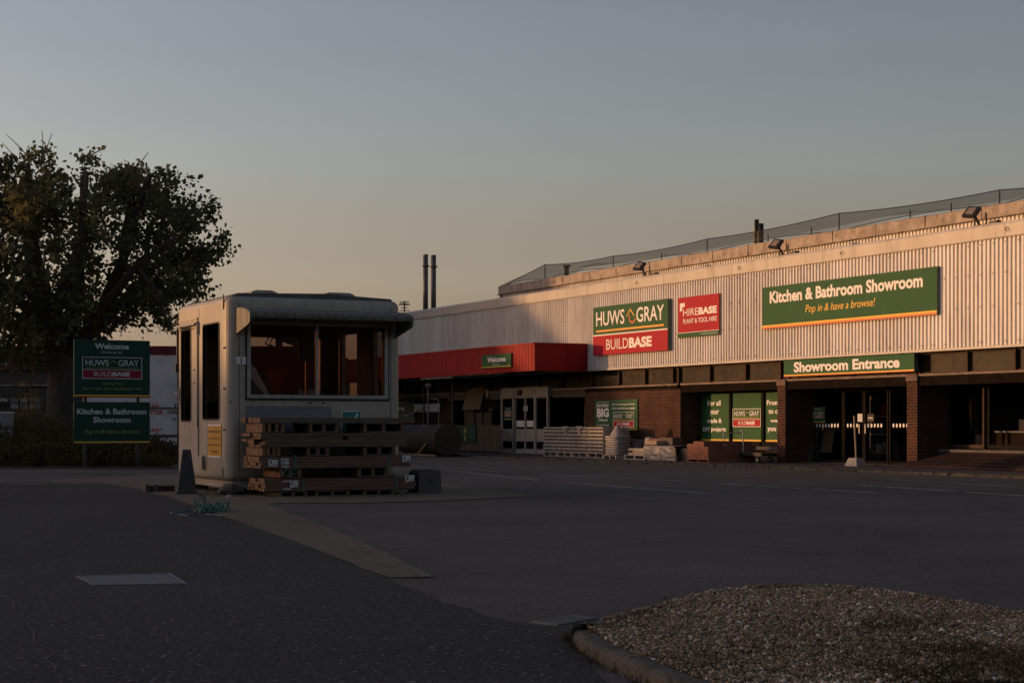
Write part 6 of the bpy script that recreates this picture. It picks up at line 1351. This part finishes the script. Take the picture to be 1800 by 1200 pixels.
# excavator beyond the unit
EY = 108; E0 = P(545, HZ, EY); o = thing('excavator', 'dark excavator with raised folded arm seen above the red fascia through the kiosk', 'excavator', (E0.x, EY, 0), 0)
ep = lambda px, py: (P(px, py, EY).x-E0.x, 0, P(px, py, EY).z)
k = MB(); [k.box(-2.2, 2.2, y_, y_+.6, .0, .9) for y_ in (-1.3, .7)]; k.build('tracks', 'black', o, bevel=.05)
k = MB(); k.box(-2.0, 2.2, -1.3, 1.3, 1.0, 2.3); k.box(-1.6, -.1, -1.3, -.2, 2.3, 3.4); k.build('cab', 'blackmetal', o, bevel=.05)
b0 = (-1.2, .4, 2.0); j1 = ep(575, 610); j1 = (j1[0]-.0, .4, j1[2]+.0)
pA = ep(566, 622); pB = ep(492, 591); pC = ep(492, 615)
k = MB(); k.bar((0, .3, 2.0), (pA[0]+.9, .3, pA[2]-.2), .4, .7); k.bar((pA[0]+.9, .3, pA[2]-.2), (pB[0], .3, pB[2]), .36, .55); k.build('boom', 'blackmetal', o)
k = MB(); k.bar((pB[0]-.1, .3, pB[2]+.1), (pC[0]-.1, .3, pC[2]), .3, .42); k.build('stick', 'blackmetal', o)
k = MB(); k.prism([(pC[0]-1.1, pC[2]+.05), (pC[0]+1.0, pC[2]+.05), (pC[0]+.9, pC[2]-1.1), (pC[0]-.2, pC[2]-1.5), (pC[0]-1.1, pC[2]-.8)], -.3, .8); k.build('bucket', 'blackmetal', o)
k = MB(); k.tube([(pB[0], .1, pB[2]+.1), (pB[0]-.7, .1, pB[2]-.05), (pB[0]-.95, .1, pB[2]-.45), (pC[0]-.3, .1, pC[2]+.1)], .05, 6); k.tube([(pB[0], .0, pB[2]+.0), (pB[0]-.5, .0, pB[2]-.15), (pB[0]-.65, .0, pB[2]-.5), (pC[0]-.2, .0, pC[2]+.1)], .05, 6); k.tube([(pB[0]+.6, .3, pB[2]+.25), (pA[0]-.8, .3, pA[2]+.9)], .09, 8); k.build('hoses', 'black', o)
# aerial beyond the kiosk
AYY = 95; A0 = P(711, HZ, AYY); o = thing('antenna', 'thin rooftop aerial rising beyond the kiosk roof corner', 'antenna', (A0.x, AYY, 0)); z_ = lambda py: P(0, py, AYY).z
k = MB(); k.tube([(0, 0, 0), (0, 0, z_(529))], .045, 6); k.build('mast', 'blackmetal', o); k = MB()
for py, hw in ((531, .25), (536, .32), (541, .18), (546, .3)): k.tube([(-hw, 0, z_(py)), (hw, 0, z_(py)+.02)], .022, 4)
k.tube([(-.25, -.4, z_(534)), (.25, .4, z_(534))], .03, 4); k.build('elements', 'blackmetal', o)

# ------------------------------------------------------------------ unseen hedge and buildings, added to block low sun and sky
HXX = -60
def occl_hedge(y0, y1, hfun, label, seed):
    o = thing('shade_hedge', label, 'hedge', (HXX, (y0+y1)/2, 0)); rs = random.Random(seed); k = MB(); n_ = int((y1-y0)/1.2); yc = (y0+y1)/2
    vs = []; fs = []
    for i in range(n_+1):
        y = y0+(y1-y0)*i/n_; h_ = hfun(y)-.35
        for x, z in ((-.8, 0), (-1.0, h_*.6), (-.6, h_-.15), (0, h_), (.6, h_-.1), (1.0, h_*.6), (.8, 0)): vs.append((x+rs.gauss(0, .05), y-yc, max(0, z+(rs.gauss(0, .05) if z else 0))))
    fs = [(i*7+j, i*7+j+1, (i+1)*7+j+1, (i+1)*7+j) for i in range(n_) for j in range(6)]
    k.add(vs, fs); k.build('core', 'hedge', o); cs_ = [Vector((rs.uniform(-.9, .9), y-yc, hfun(y)-rs.uniform(.1, .5))) for y in [rs.uniform(y0, y1) for _ in range(int((y1-y0)*9))]]
    leaf_cloud(cs_, 26, .16, .20, seed, 'oval', .2).build('foliage', 'hedge', o)
def hf(y): return (5.44 if y < 44 else 4.35)+.10*mnoise.noise(Vector((y*.35, 0, 2)))+.16*mnoise.noise(Vector((y*1.3, 0, 7)))
occl_hedge(-30, 65, hf, 'unseen hedge added left of the yard to block the low sun', 3)  # unseen hedge, its height set by the shade line it casts
# unseen gabled block, added to cast the slanting shadow on the cladding
o = thing('shade_gable', 'unseen gabled block added left of the yard to shade the facade', 'building', (HXX, 66.3, 0))
k = MB(); k.prism([(0, 0), (34, 0), (34, 6.0), (17, 15.7), (0, 6.0)], 0, -14, ax='x'); k.build('wall', 'building_far', o)
k = MB(); sl_ = 9.7/17; k.add([(.3, -.35, 6.0-.35*sl_), (.3, 17, 15.7), (-14.3, 17, 15.7), (-14.3, -.35, 6.0-.35*sl_), (.3, -.35, 5.82-.35*sl_+.3), (.3, 17, 16.0), (-14.3, 17, 16.0), (-14.3, -.35, 5.82-.35*sl_+.3)], [(0, 1, 2, 3), (4, 5, 6, 7), (0, 1, 5, 4), (2, 3, 7, 6), (0, 4, 7, 3)]); k.build('roof', 'roof', o)

o = thing('glow_block', 'unseen flat-roofed block added beyond the gabled one against horizon glow', 'building', (HXX-4, 104, 0))  # unseen block, added to keep horizon glow out of the glass
k = MB(); k.box(-16, 0, 0, 90, 0, 11.5); k.build('wall', 'building_far', o); k = MB(); k.box(-16.3, .3, -.3, 90.3, 11.5, 12.0); k.build('roof', 'roof', o)
for i in range(9): k = MB(); k.box(.0, .08, 5+i*9.4, 9+i*9.4, 0, 4.5); k.build('roller_door', 'stucco', o)

o = thing('sky_block', 'long dark warehouse added unseen behind the camera to darken shaded fronts', 'building', (0, -24, 0))  # unseen block, added to cut sky light on camera-facing surfaces
k = MB(); k.box(-45, 60, -30, 0, 0, 9); k.build('wall', 'building_far', o); k = MB(); k.box(-45.3, 60.3, -30.3, .3, 9, 9.5); k.build('roof', 'roof', o)
for i in range(10): k = MB(); k.box(-40+i*9.6, -35+i*9.6, .0, .08, 0, 4.5); k.build('roller_door', 'stucco', o)
